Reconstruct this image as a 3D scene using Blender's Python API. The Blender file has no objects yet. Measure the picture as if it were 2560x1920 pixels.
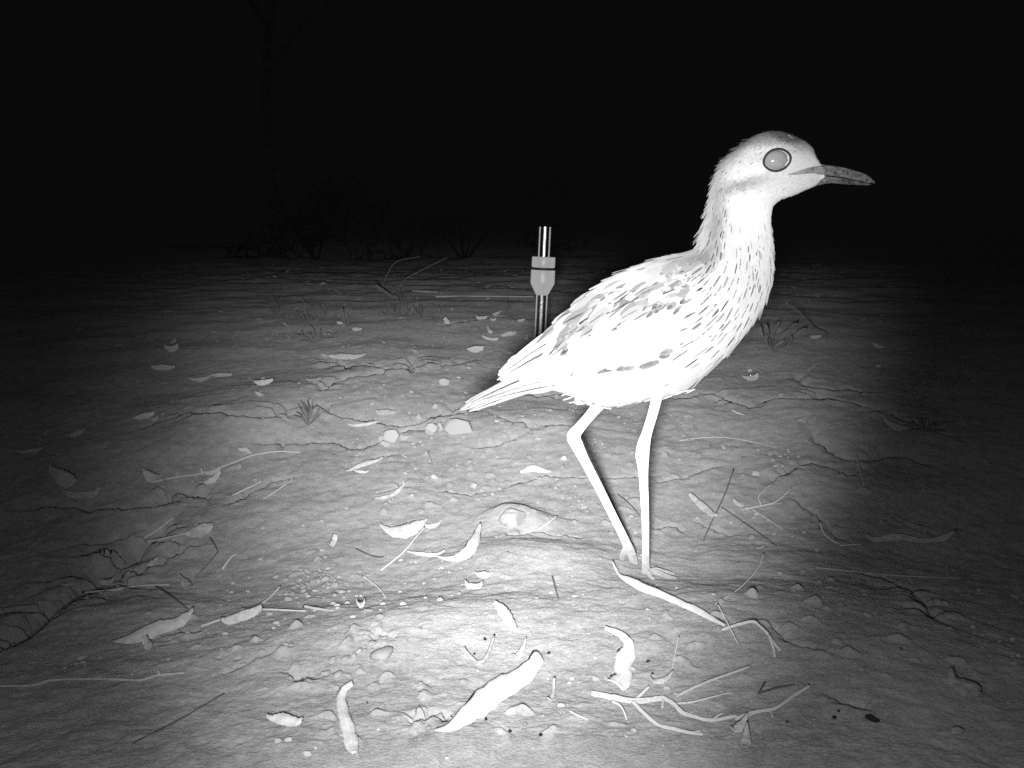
import bpy, bmesh, math, random
import numpy as np
from mathutils import Vector, Matrix

random.seed(7)
RNG = np.random.default_rng(11)
scene = bpy.context.scene
C = bpy.context.collection

# ------------------------------------------------------------------ camera, world, light, exposure
F_PX = 2459.0                     # focal length in pixels of the 2560 x 1920 frame (55 degree lens)
CAM_H = 0.345                     # lens height above the ground under the bird
PITCH = math.atan((960 - 560) / F_PX)
cam_d = bpy.data.cameras.new('camera')
cam_d.sensor_width = 36.0
cam_d.lens = 36.0 * F_PX / 2560.0
cam_d.clip_start = 0.02
cam_d.clip_end = 400.0
cam = bpy.data.objects.new('camera', cam_d)
C.objects.link(cam)
cam.location = (0, 0, CAM_H)
cam.rotation_euler = (math.pi / 2 - PITCH, 0, 0)
scene.camera = cam

world = bpy.data.worlds.new('World')
scene.world = world
world.use_nodes = True
wn, wl = world.node_tree.nodes, world.node_tree.links
bg = wn['Background']
sky = wn.new('ShaderNodeTexSky')
sky.sky_type = 'NISHITA'
sky.sun_disc = False
sky.sun_elevation = math.radians(-6)
sky.sun_rotation = math.radians(200)
bw = wn.new('ShaderNodeRGBToBW')
wl.new(sky.outputs[0], bw.inputs[0])
# starless overcast night: the twilight sky is evened out to a flat grey, hardly above black
mixw = wn.new('ShaderNodeMix')
mixw.data_type = 'FLOAT'
mixw.inputs[0].default_value = 0.97
wl.new(bw.outputs[0], mixw.inputs[2])
mixw.inputs[3].default_value = 0.030
wl.new(mixw.outputs[0], bg.inputs[0])
bg.inputs[1].default_value = 0.1

# the infrared flash of the trail camera: an LED bank in the housing, to the left of and below its lens
fl = bpy.data.lights.new('infrared_flash', 'SPOT')
fl.energy = 102.0
fl.color = (1, 1, 1)
fl.spot_size = math.radians(60)
fl.spot_blend = 1.0
fl.shadow_soft_size = 0.022
flash = bpy.data.objects.new('infrared_flash', fl)
C.objects.link(flash)
flash.location = (-0.015, 0.0, CAM_H - 0.030)
# stray light of the same LED bank, weaker and wider
fw = bpy.data.lights.new('infrared_flash_spill', 'SPOT')
fw.energy = 38.0
fw.spot_size = math.radians(63)
fw.spot_blend = 1.0
fw.shadow_soft_size = 0.022
spill = bpy.data.objects.new('infrared_flash_spill', fw)
C.objects.link(spill)
spill.location = flash.location
fh = bpy.data.lights.new('infrared_flash_halo', 'SPOT')
fh.energy = 5.0
fh.spot_size = math.radians(100)
fh.spot_blend = 1.0
fh.shadow_soft_size = 0.022
halo = bpy.data.objects.new('infrared_flash_halo', fh)
C.objects.link(halo)
halo.location = flash.location

sunl = bpy.data.lights.new('fill_sun', 'SUN')  # added lamp, no moon: lifts the blacks and hides the horizon line
sunl.energy = 0.012
sunl.angle = math.radians(10)
fill_obj = bpy.data.objects.new('fill_sun', sunl)
C.objects.link(fill_obj)
fill_obj.rotation_euler = (math.radians(40), 0, math.radians(20))

scene.view_settings.view_transform = 'Standard'
scene.view_settings.look = 'None'
scene.view_settings.exposure = 0.0
scene.view_settings.gamma = 1.0
scene.view_settings.use_curve_mapping = False
scene.cycles.use_denoising = False
scene.cycles.max_bounces = 6
scene.cycles.transparent_max_bounces = 16
scene.cycles.caustics_reflective = False
scene.cycles.caustics_refractive = False

# ------------------------------------------------------------------ pixels to rays
CAM = np.array([0.0, 0.0, CAM_H])
FWD = np.array([0, math.cos(PITCH), -math.sin(PITCH)])
UP = np.array([0, math.sin(PITCH), math.cos(PITCH)])
RIGHT = np.array([1.0, 0, 0])

def ray(u, v):
    d = FWD + RIGHT * ((u - 1280) / F_PX) + UP * ((960 - v) / F_PX)
    return d

def at_depth(u, v, y):
    d = ray(u, v)
    return CAM + d * (y / d[1])

aim = ray(1345, 440)
flash.rotation_euler = Vector(aim).to_track_quat('-Z', 'Y').to_euler()
flash.scale = (0.75, 1.0, 1.0)            # the bank throws a cone a little taller than wide
spill.scale = (0.73, 1.0, 1.0)
halo.rotation_euler = Vector(ray(1300, 1000)).to_track_quat('-Z', 'Y').to_euler()
spill.rotation_euler = Vector(ray(1212, 847)).to_track_quat('-Z', 'Y').to_euler()

# ------------------------------------------------------------------ small helpers
def smooth(e0, e1, x):
    t = np.clip((x - e0) / (e1 - e0), 0, 1)
    return t * t * (3 - 2 * t)

_P = RNG.permutation(512)
_A = RNG.random(512) * 2 * math.pi
_GX, _GY = np.cos(_A), np.sin(_A)

def perlin(x, y, seed=0):
    x = np.asarray(x, float); y = np.asarray(y, float)
    xi = np.floor(x).astype(np.int64); yi = np.floor(y).astype(np.int64)
    xf, yf = x - xi, y - yi
    def g(ix, iy, dx, dy):
        h = _P[(_P[(ix + seed * 37) & 511] + iy) & 511]
        return _GX[h] * dx + _GY[h] * dy
    u = xf * xf * xf * (xf * (xf * 6 - 15) + 10)
    v = yf * yf * yf * (yf * (yf * 6 - 15) + 10)
    a = g(xi, yi, xf, yf); b = g(xi + 1, yi, xf - 1, yf)
    c = g(xi, yi + 1, xf, yf - 1); d = g(xi + 1, yi + 1, xf - 1, yf - 1)
    return (a + u * (b - a)) + v * ((c + u * (d - c)) - (a + u * (b - a)))

def catmull(pts, n):
    """n samples through the rows of pts."""
    p = np.asarray(pts, float)
    if len(p) == 2:
        t = np.linspace(0, 1, n)[:, None]
        return p[0] * (1 - t) + p[1] * t
    q = np.vstack([2 * p[0] - p[1], p, 2 * p[-1] - p[-2]])
    out = []
    for x in np.linspace(0, len(p) - 1 - 1e-9, n):
        i = int(x); t = x - i
        a, b, c, d = q[i], q[i + 1], q[i + 2], q[i + 3]
        out.append(0.5 * ((2 * b) + (c - a) * t + (2 * a - 5 * b + 4 * c - d) * t * t + (3 * b - a - 3 * c + d) * t ** 3))
    return np.array(out)

def mesh_obj(name, verts, faces, mat, parent=None, smooth_shade=True, uvs=None, attrs=None):
    me = bpy.data.meshes.new(name)
    me.from_pydata([tuple(map(float, v)) for v in verts], [], [tuple(int(i) for i in f) for f in faces])
    if uvs is not None:
        uvl = me.uv_layers.new(name='uv')
        li = np.empty(len(me.loops), np.int32)
        me.loops.foreach_get('vertex_index', li)
        uvl.data.foreach_set('uv', np.asarray(uvs, np.float32)[li].ravel())
    for k, arr in (attrs or {}).items():
        a = me.attributes.new(k, 'FLOAT', 'POINT')
        a.data.foreach_set('value', np.asarray(arr, np.float32))
    if smooth_shade:
        me.polygons.foreach_set('use_smooth', [True] * len(me.polygons))
    me.materials.append(mat)
    me.update()
    o = bpy.data.objects.new(name, me)
    C.objects.link(o)
    if parent:
        o.parent = parent
    return o

def tag(o, label=None, cat=None, group=None, kind=None):
    for k, v in (('label', label), ('category', cat), ('group', group), ('kind', kind)):
        if v:
            o[k] = v
    return o

def empty(name, loc, label, cat, group=None):
    o = bpy.data.objects.new(name, None)
    o.location = tuple(map(float, loc)); o.empty_display_size = 0.02
    C.objects.link(o)
    tag(o, label, cat, group)
    return o

def bake_world(child, root):
    """child's mesh is in world space: move it into root's space."""
    child.data.transform(Matrix.Translation(-Vector(root.location)))
    child.parent = root

# ------------------------------------------------------------------ materials
def new_mat(name):
    m = bpy.data.materials.new(name); m.use_nodes = True
    nt = m.node_tree
    return m, nt, nt.nodes['Principled BSDF']

def N(nt, t, **kw):
    n = nt.nodes.new(t)
    for k, v in kw.items():
        setattr(n, k, v)
    return n

def mth(nt, op, a, b=None, c=None, clamp=False):
    n = N(nt, 'ShaderNodeMath', operation=op); n.use_clamp = clamp
    for i, x in enumerate((a, b, c)):
        if x is None: continue
        if isinstance(x, (int, float)): n.inputs[i].default_value = x
        else: nt.links.new(x, n.inputs[i])
    return n.outputs[0]

def noise(nt, coord, scale, detail=4, rough=0.6):
    n = N(nt, 'ShaderNodeTexNoise')
    n.inputs['Scale'].default_value = scale; n.inputs['Detail'].default_value = detail
    n.inputs['Roughness'].default_value = rough
    nt.links.new(coord, n.inputs['Vector'])
    return n.outputs[0]

def ramp(nt, x, lo, hi, a, b):
    n = N(nt, 'ShaderNodeMapRange')
    nt.links.new(x, n.inputs[0])
    for i, v in enumerate((lo, hi, a, b)):
        n.inputs[1 + i].default_value = v
    return n.outputs[0]

def bump(nt, bsdf, height, dist, strength=1.0):
    b = N(nt, 'ShaderNodeBump')
    b.inputs['Distance'].default_value = dist; b.inputs['Strength'].default_value = strength
    nt.links.new(height, b.inputs['Height'])
    nt.links.new(b.outputs[0], bsdf.inputs['Normal'])

def setup_rough(p, rough=0.95, spec=0.1, drough=1.0):
    p.inputs['Roughness'].default_value = rough
    p.inputs['Specular IOR Level'].default_value = spec
    p.inputs['Diffuse Roughness'].default_value = drough

def mat_soil():
    m, nt, p = new_mat('dry_clay_soil')
    co = N(nt, 'ShaderNodeNewGeometry').outputs['Position']
    a = noise(nt, co, 9, 6, 0.62); b = noise(nt, co, 70, 6, 0.7); c = noise(nt, co, 420, 4, 0.7); e = noise(nt, co, 1500, 2, 0.6)
    v = mth(nt, 'ADD', ramp(nt, a, 0.3, 0.7, -0.05, 0.05), ramp(nt, b, 0.28, 0.72, -0.09, 0.09))
    v = mth(nt, 'ADD', v, ramp(nt, c, 0.3, 0.7, -0.08, 0.08))
    grit = ramp(nt, e, 0.62, 0.72, 0.0, 0.10)
    v = mth(nt, 'ADD', v, grit)
    v = mth(nt, 'ADD', v, 0.40, clamp=True)
    nt.links.new(v, p.inputs['Base Color'])
    setup_rough(p)
    h = mth(nt, 'ADD', mth(nt, 'MULTIPLY', b, 0.9), mth(nt, 'ADD', mth(nt, 'MULTIPLY', c, 0.5), mth(nt, 'MULTIPLY', e, 0.14)))
    bump(nt, p, h, 0.0024, 1.0)
    return m

def mat_tone(name, base, var=0.1, scale=120, bumpd=0.0006, rough=0.9, spec=0.1, drough=1.0):
    m, nt, p = new_mat(name)
    tc = N(nt, 'ShaderNodeTexCoord').outputs['Object']
    inf = N(nt, 'ShaderNodeObjectInfo').outputs['Random']
    n = noise(nt, tc, scale, 5, 0.65)
    v = mth(nt, 'ADD', ramp(nt, n, 0.25, 0.75, base - var, base + var), ramp(nt, inf, 0, 1, -var * 0.6, var * 0.6), clamp=True)
    nt.links.new(v, p.inputs['Base Color'])
    setup_rough(p, rough, spec, drough)
    if bumpd:
        bump(nt, p, n, bumpd)
    return m

def mat_leaf(name, base, spots=0.4):
    """dead leaf: paler midrib, side veins, blotches; uv.x across, uv.y along."""
    m, nt, p = new_mat(name)
    uv = N(nt, 'ShaderNodeUVMap').outputs[0]
    sx = N(nt, 'ShaderNodeSeparateXYZ'); nt.links.new(uv, sx.inputs[0])
    tc = N(nt, 'ShaderNodeTexCoord').outputs['Object']
    inf = N(nt, 'ShaderNodeObjectInfo').outputs['Random']
    across = mth(nt, 'ABSOLUTE', mth(nt, 'SUBTRACT', sx.outputs[0], 0.5))
    rib = ramp(nt, across, 0.02, 0.05, 0.10, 0.0)
    vein = mth(nt, 'SINE', mth(nt, 'MULTIPLY', mth(nt, 'SUBTRACT', sx.outputs[1], mth(nt, 'MULTIPLY', across, 0.5)), 120))
    bl = noise(nt, tc, 130, 5, 0.65); fine = noise(nt, tc, 800, 3, 0.6)
    v = mth(nt, 'ADD', rib, ramp(nt, vein, -1, 1, -0.03, 0.03))
    v = mth(nt, 'ADD', v, ramp(nt, bl, 0.3, 0.7, -0.24 * spots * 2, 0.08))
    v = mth(nt, 'ADD', v, ramp(nt, fine, 0.3, 0.7, -0.03, 0.03))
    v = mth(nt, 'ADD', v, ramp(nt, inf, 0, 1, -0.05, 0.05))
    v = mth(nt, 'ADD', v, base, clamp=True)
    nt.links.new(v, p.inputs['Base Color'])
    setup_rough(p, 0.75, 0.2, 0.8)
    bump(nt, p, mth(nt, 'ADD', mth(nt, 'MULTIPLY', vein, 0.15), fine), 0.0004)
    return m

def mat_feather(name, scale_streak=1.0):
    m, nt, p = new_mat(name)
    uv = N(nt, 'ShaderNodeUVMap').outputs[0]
    sx = N(nt, 'ShaderNodeSeparateXYZ'); nt.links.new(uv, sx.inputs[0])
    tone = N(nt, 'ShaderNodeAttribute', attribute_name='tone').outputs['Fac']
    st = N(nt, 'ShaderNodeAttribute', attribute_name='streak').outputs['Fac']
    wd = N(nt, 'ShaderNodeAttribute', attribute_name='streak_width').outputs['Fac']
    tc = N(nt, 'ShaderNodeTexCoord').outputs['Object']
    across = mth(nt, 'ABSOLUTE', mth(nt, 'SUBTRACT', sx.outputs[0], 0.5))
    nz = noise(nt, tc, 900, 3, 0.6)
    across = mth(nt, 'ADD', across, ramp(nt, nz, 0.3, 0.7, -0.035, 0.035))
    tp = ramp(nt, sx.outputs[1], 0.28, 0.97, 0, 1)
    tp = mth(nt, 'POWER', mth(nt, 'MULTIPLY', mth(nt, 'MULTIPLY', tp, mth(nt, 'SUBTRACT', 1.0, tp)), 4.0, clamp=True), 0.6)
    inner = mth(nt, 'SUBTRACT', 1.0, mth(nt, 'SMOOTH_MIN', mth(nt, 'DIVIDE', across, mth(nt, 'MULTIPLY_ADD', wd, tp, 0.004)), 1.0, 0.35), clamp=True)
    inner = ramp(nt, inner, 0.05, 0.45, 0, 1)
    along = mth(nt, 'MULTIPLY', ramp(nt, sx.outputs[1], 0.30, 0.42, 0, 1), ramp(nt, sx.outputs[1], 0.90, 0.97, 1, 0))
    k = mth(nt, 'MULTIPLY', mth(nt, 'MULTIPLY', inner, along), st, clamp=True)
    barb = mth(nt, 'SINE', mth(nt, 'MULTIPLY', mth(nt, 'ADD', sx.outputs[1], mth(nt, 'MULTIPLY', across, -0.8)), 95))
    v = mth(nt, 'MULTIPLY', tone, mth(nt, 'SUBTRACT', 1.0, mth(nt, 'MULTIPLY', k, 0.94)))
    v = mth(nt, 'MULTIPLY', v, ramp(nt, barb, -1, 1, 0.95, 1.03))
    v = mth(nt, 'MULTIPLY', v, ramp(nt, nz, 0.3, 0.7, 0.9, 1.08), clamp=True)
    nt.links.new(v, p.inputs['Base Color'])
    setup_rough(p, 0.8, 0.1, 0.6)
    return m

SOIL = mat_soil()
M_STONE = mat_tone('pale_stone', 0.54, 0.10, 150, 0.0012)
M_PEB = mat_tone('clay_pebble', 0.42, 0.12, 300, 0.0008)
M_DARK = mat_tone('dark_dropping', 0.035, 0.015, 400, 0.0005)
M_TWIG = mat_tone('weathered_twig', 0.60, 0.11, 500, 0.0005)
M_DTWIG = mat_tone('dark_stem', 0.10, 0.04, 500, 0.0004)
M_STRAW = mat_tone('dry_straw', 0.56, 0.10, 400, 0.0003, 0.7)
M_LEAF_W = mat_leaf('bleached_leaf', 0.72, 0.35)
M_LEAF = mat_leaf('dead_leaf', 0.66, 0.5)
M_LEAF_D = mat_leaf('weathered_leaf', 0.50, 0.6)
M_GREEN = mat_tone('living_leaf', 0.20, 0.08, 300, 0.0003)
M_DGREEN = mat_tone('dark_living_leaf', 0.22, 0.05, 300, 0.0003)
M_BARK = mat_tone('tree_bark', 0.20, 0.08, 12, 0.01)
M_FOL = mat_tone('bush_foliage', 0.10, 0.04, 5, 0.0)
M_FEATHER = mat_feather('plumage')
M_SKIN = mat_tone('leg_skin', 0.62, 0.05, 600, 0.0004, 0.8)
def mat_leg(z0, z1):
    m, nt, p = new_mat('leg_skin_with_dusty_feet')
    pos = N(nt, 'ShaderNodeNewGeometry').outputs['Position']
    sx = N(nt, 'ShaderNodeSeparateXYZ'); nt.links.new(pos, sx.inputs[0])
    n = noise(nt, pos, 500, 4, 0.6); n2 = noise(nt, pos, 120, 3, 0.6)
    z = mth(nt, 'ADD', sx.outputs[2], ramp(nt, n2, 0.3, 0.7, -0.012, 0.012))
    v = mth(nt, 'ADD', ramp(nt, z, z0, z1, 0.33, 0.62), ramp(nt, n, 0.3, 0.7, -0.05, 0.05), clamp=True)
    nt.links.new(v, p.inputs['Base Color']); setup_rough(p, 0.85, 0.15)
    sc = N(nt, 'ShaderNodeTexVoronoi'); sc.inputs['Scale'].default_value = 420; nt.links.new(pos, sc.inputs['Vector'])
    bump(nt, p, mth(nt, 'ADD', sc.outputs['Distance'], n), 0.0006)
    return m
M_LEG = mat_leg(float(at_depth(1600, 1425, 0.92)[2]), float(at_depth(1600, 1320, 0.92)[2]))
M_BODY = mat_tone('body_down', 0.42, 0.04, 300, 0.0004)
M_BILL = mat_tone('horn_bill', 0.085, 0.12, 230, 0.0012, 0.6, 0.3)
M_PVC = mat_tone('grey_plastic', 0.42, 0.02, 60, 0.0, 0.45, 0.5)
M_RUB = mat_tone('black_rubber', 0.012, 0.004, 90, 0.0, 0.6, 0.3)
M_LID = mat_tone('black_eye_rim', 0.018, 0.006, 900, 0.0002, 0.6, 0.2)

def mat_eye():
    m, nt, p = new_mat('eye_shine')
    tc = N(nt, 'ShaderNodeTexCoord').outputs['Object']
    n = noise(nt, tc, 500, 3, 0.6)
    nt.links.new(ramp(nt, n, 0.3, 0.7, 0.165, 0.20), p.inputs['Base Color'])  # grey base colour stands in for the flash shining back from the eye
    p.inputs['Roughness'].default_value = 0.08
    p.inputs['Specular IOR Level'].default_value = 0.5
    return m
M_EYE = mat_eye()

def mat_clear():
    m = bpy.data.materials.new('clear_acrylic'); m.use_nodes = True
    nt = m.node_tree; nt.nodes.clear()
    out = N(nt, 'ShaderNodeOutputMaterial')
    tr = N(nt, 'ShaderNodeBsdfTransparent'); gl = N(nt, 'ShaderNodeBsdfGlossy')
    tr.inputs[0].default_value = (0.93, 0.93, 0.93, 1)
    gl.inputs['Roughness'].default_value = 0.22
    lw = N(nt, 'ShaderNodeLayerWeight'); lw.inputs[0].default_value = 0.5
    fac = mth(nt, 'MULTIPLY_ADD', mth(nt, 'POWER', lw.outputs['Facing'], 5.0), 0.9, 0.04)   # Schlick reflection of acrylic
    mx = N(nt, 'ShaderNodeMixShader')
    nt.links.new(fac, mx.inputs[0]); nt.links.new(tr.outputs[0], mx.inputs[1]); nt.links.new(gl.outputs[0], mx.inputs[2])
    nt.links.new(mx.outputs[0], out.inputs['Surface'])
    return m
M_CLEAR = mat_clear()

# ------------------------------------------------------------------ terrain
BIRD_D = 0.92                       # distance of the bird's middle plane
FOOT = at_depth(1614, 1452, BIRD_D - 0.02)

def h_macro(x, y):
    z = -0.040 + 0.048 * np.exp(-((x - 0.06) ** 2 / (2 * 0.40 ** 2) + (y - 0.82) ** 2 / (2 * 0.36 ** 2)))
    z = z - 0.02 * smooth(-0.25, -0.9, x) * smooth(3, 0.5, y)
    z = z + 0.17 * np.clip(0.92 - y, 0, 0.5) ** 2 / (np.clip(0.92 - y, 0, 0.5) + 0.05)
    far = smooth(2.2, 9, np.hypot(x, y))
    z = z + 0.010 * perlin(x * 3.1 + 5.2, y * 2.6 + 1.7) * (1 + 3 * far)
    z = z + 0.0055 * perlin(x * 8.3, y * 7.1, 3)
    z = z + 0.06 * far * perlin(x * 0.35, y * 0.35, 9)
    q = np.clip(y - 0.98, 0, None)
    z = z + 0.145 * (1 - np.exp(-q * q / (q + 0.22) / 0.72)) - 0.020 * np.clip(y - 2.6, 0, 9) ** 2 / (np.clip(y - 2.6, 0, 9) + 1.0)
    return z

_off = FOOT[2] - float(h_macro(FOOT[0], FOOT[1]))

def march(u, v, hf):
    d = ray(u, v); d = d / np.linalg.norm(d)
    t = np.exp(np.linspace(math.log(0.3), math.log(70), 900))
    P = CAM + t[:, None] * d
    g = P[:, 2] - hf(P[:, 0], P[:, 1])
    i = np.argmax(g < 0)
    if g[i] >= 0:
        i = len(t) - 1
    k = g[i - 1] / (g[i - 1] - g[i])
    return P[i - 1] * (1 - k) + P[i] * k

base_h = lambda x, y: h_macro(x, y) + _off
gp = lambda u, v: march(u, v, base_h)

# bumps: (u, v, radius m, height m)
BUMPS = [(1330, 1420, 0.055, 0.014), (1275, 1300, 0.022, 0.012), (1345, 1318, 0.020, 0.007), (1700, 1560, 0.07, 0.006),
         (2060, 1240, 0.09, 0.014), (1300, 1075, 0.10, 0.012), (620, 1040, 0.14, 0.014), (980, 980, 0.16, 0.012),
         (700, 1300, 0.09, 0.008), (560, 1110, 0.10, 0.012), (2050, 1060, 0.14, 0.014), (760, 1620, 0.06, 0.008),
         (300, 1560, 0.06, 0.010), (900, 1200, 0.08, 0.007), (1130, 1560, 0.06, 0.007), (1960, 1420, 0.07, 0.006), (1960, 1560, 0.09, 0.010)]
BUMPS = [(gp(u, v), r, h * 1.35) for u, v, r, h in BUMPS]

# cracks and little scarps, as pixel paths: depth, width in metres
CRACKS = [
 ([(327,1098),(390,1084),(449,1071),(494,1059),(512,1072),(553,1076),(616,1085),(662,1082),(698,1071),(729,1057),(770,1050),(811,1046),(833,1059),(888,1068),(942,1071),(1005,1075),(1046,1068),(1069,1057),(1087,1049),(1109,1057),(1127,1037),(1154,1034),(1186,1048)], 0.016, 0.008),
 ([(639,1136),(707,1131),(775,1127),(838,1123),(883,1136),(933,1120),(978,1109),(1005,1093),(1050,1086),(1105,1088)], 0.014, 0.007),
 ([(802,890),(820,906),(852,915),(870,924),(924,926),(969,937),(1019,937),(1028,912),(1050,890)], 0.018, 0.010),
 ([(1059,917),(1127,919),(1160,905)], 0.014, 0.010),
 ([(797,1010),(833,985),(856,971),(892,962),(933,958),(978,942)], 0.012, 0.008),
 ([(1887,1036),(1910,1017),(1972,1015),(2030,1017),(2046,1003),(2069,1007),(2089,1022),(2159,1034),(2205,1048),(2252,1063),(2306,1079),(2400,1110)], 0.016, 0.009),
 ([(1640,1000),(1700,999),(1739,991),(1785,993),(1828,1013),(1887,1036)], 0.015, 0.008),
 ([(1248,1220),(1302,1206),(1360,1194),(1418,1194),(1476,1194),(1551,1195),(1592,1190),(1640,1192)], 0.007, 0.0045),
 ([(1187,1132),(1230,1129),(1265,1122),(1297,1110)], 0.007, 0.005),
 ([(1224,1055),(1274,1077),(1303,1080),(1337,1096),(1349,1088),(1412,1081),(1480,1080)], 0.008, 0.005),
 ([(1215,1010),(1239,1003),(1279,996),(1349,997),(1378,989),(1418,991),(1456,996),(1540,1005),(1640,1000)], 0.016, 0.008),
 ([(0,1628),(49,1599),(94,1561),(134,1534),(175,1508),(212,1487),(264,1446),(309,1410),(350,1372),(386,1344),(439,1295)], 0.026, 0.012),
 ([(41,1273),(122,1264),(244,1271),(325,1266),(395,1260),(419,1240),(456,1232),(488,1244),(529,1244)], 0.016, 0.008),
 ([(560,1275),(600,1262),(640,1240),(690,1218),(740,1212)], 0.008, 0.005),
 ([(300,1470),(350,1440),(400,1415),(450,1385),(500,1370)], 0.010, 0.005),
 ([(740,1722),(748,1702),(769,1698),(780,1715)], 0.008, 0.004),
 ([(931,1637),(942,1619),(968,1615),(982,1631)], 0.006, 0.003),
 ([(1020,1812),(1050,1795),(1108,1778),(1114,1800)], 0.007, 0.0035),
 ([(2030,1098),(2073,1141),(2120,1168),(2166,1160),(2205,1151),(2264,1153),(2350,1180)], 0.014, 0.009),
 ([(1910,1238),(1953,1211),(1992,1192),(2030,1182),(2069,1199),(2108,1211),(2143,1223)], 0.009, 0.006),
 ([(2127,1436),(2192,1453),(2243,1470),(2278,1491),(2312,1525),(2357,1577)], 0.012, 0.006),
 ([(1640,1206),(1700,1200),(1760,1182),(1800,1176)], 0.008, 0.005),
 ([(1634,1325),(1660,1318),(1690,1315),(1705,1335)], 0.006, 0.003),
 ([(1260,1345),(1285,1352),(1310,1344),(1340,1342),(1400,1353),(1455,1350)], 0.006, 0.0035),
 ([(950,1250),(990,1235),(1010,1215)], 0.006, 0.004),
 ([(1100,1235),(1160,1238),(1215,1230)], 0.006, 0.004),
 ([(870,1195),(900,1170),(960,1155),(1000,1150)], 0.006, 0.005),
 ([(1110,812),(1180,800),(1270,790)], 0.014, 0.010),
 ([(1980,935),(2040,975),(2110,976),(2180,985)], 0.012, 0.010),
 ([(560,1700),(640,1670),(700,1650)], 0.004, 0.004),
 ([(100,1380),(180,1360),(260,1350),(320,1330)], 0.010, 0.006),
 ([(1920,1600),(1980,1640),(2060,1650)], 0.005, 0.004),
 ([(2060,1740),(2120,1765),(2180,1770)], 0.006, 0.004),
 ([(1985,1268),(2010,1290),(2050,1310),(2080,1340),(2120,1360)], 0.007, 0.004),
 ([(1730,1300),(1790,1330),(1830,1345)], 0.004, 0.004),
 ([(420,1600),(470,1597),(500,1590)], 0.008, 0.004),
 ([(880,1060),(920,1068),(960,1064)], 0.008, 0.005),
]
CR = []
for path, dep, wid in CRACKS:
    P = np.array([gp(u, v)[:2] for u, v in path])
    n = max(len(path) * 4, 12)
    P = catmull(P, n)
    L = np.hypot(*(np.diff(P, axis=0).T)).sum()
    k = np.arange(n)
    jit = np.stack([perlin(k * 0.9 + dep * 999, k * 0 + 3.3), perlin(k * 0.9 + 50, k * 0 + dep * 777)], 1) * wid * 2.0
    CR.append((P + jit, dep * 1.4, wid * 1.2))

PITS = [(597, 1668, 0.0022, 0.012), (549, 1665, 0.0016, 0.008), (1187, 1043, 0.010, 0.020)]
PITS = [(gp(u, v), r, d) for u, v, r, d in PITS]

def ground_h(x, y):
    x = np.asarray(x, float); y = np.asarray(y, float)
    z = base_h(x, y)
    for p, r, h in BUMPS:
        z = z + h * np.exp(-((x - p[0]) ** 2 + (y - p[1]) ** 2) / (2 * r * r))
    near = smooth(6, 1.5, np.hypot(x, y))
    # plates of crusted clay, clods and grains
    z = z + near * (0.0030 * np.abs(perlin(x * 21, y * 17, 5)) + 0.0015 * perlin(x * 46, y * 41, 6)
                    + 0.0008 * perlin(x * 110, y * 100, 7) + 0.0005 * perlin(x * 260, y * 240, 8))
    clod = np.clip(perlin(x * 62 + 9, y * 58, 12) - 0.30, 0, 1) * smooth(0.0, 0.25, perlin(x * 6, y * 5 + 3, 13))
    z = z + near * clod * 0.019
    far = smooth(1.5, 5, np.hypot(x, y))
    z = z + far * (0.008 * perlin(x * 9, y * 7, 14) + 0.004 * perlin(x * 26, y * 22, 15))
    xj = x + 0.0026 * perlin(x * 90, y * 90, 21) + 0.0012 * perlin(x * 260, y * 260, 23)
    yj = y + 0.0040 * perlin(x * 80, y * 80, 22) + 0.0015 * perlin(x * 240, y * 240, 24)
    dz = np.zeros_like(z)
    for P, dep, wid in CR:
        R = wid * 7
        m = (x > P[:, 0].min() - R) & (x < P[:, 0].max() + R) & (y > P[:, 1].min() - R) & (y < P[:, 1].max() + R)
        if not m.any():
            continue
        xx, yy = xj[m], yj[m]
        best = np.full(xx.shape, 1e9); sgn = np.zeros_like(xx); endw = np.ones_like(xx)
        n = len(P) - 1
        for i in range(n):
            a, b = P[i], P[i + 1]
            d = b - a; L2 = d @ d + 1e-12
            t = np.clip(((xx - a[0]) * d[0] + (yy - a[1]) * d[1]) / L2, 0, 1)
            ex, ey = xx - a[0] - t * d[0], yy - a[1] - t * d[1]
            q = np.hypot(ex, ey)
            nx, ny = -d[1], d[0]
            # the far side of the line, seen from the lens, counts as positive
            if nx * a[0] + ny * a[1] < 0:
                nx, ny = -nx, -ny
            s = np.sign(ex * nx + ey * ny)
            c = q < best
            best = np.where(c, q, best); sgn = np.where(c, s, sgn)
            along = (i + t) / n
            endw = np.where(c, np.clip(np.minimum(along, 1 - along) * 7 + 0.12, 0, 1), endw)
        s = best * sgn
        prof = -np.exp(-(s / wid) ** 2 * 1.6) * 0.62
        prof = prof - np.where(s > 0, np.exp(-np.clip(s, 0, None) / (wid * 2.6)), np.exp(-(s / (0.35 * wid)) ** 2)) * 0.38
        prof = prof + np.where(s < 0, np.exp(-((s + wid * 2.0) / (wid * 1.3)) ** 2), 0) * 0.16
        w = 0.75 + 0.6 * perlin(xx * 35, yy * 35, 31)
        dz[m] = dz[m] + prof * dep * endw * np.clip(w, 0.25, 1.3)
    z = z + dz
    for p, r, d in PITS:
        z = z - d * np.exp(-(((x - p[0]) ** 2 + (y - p[1]) ** 2) / (r * r)) ** 2)
    return z

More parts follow.
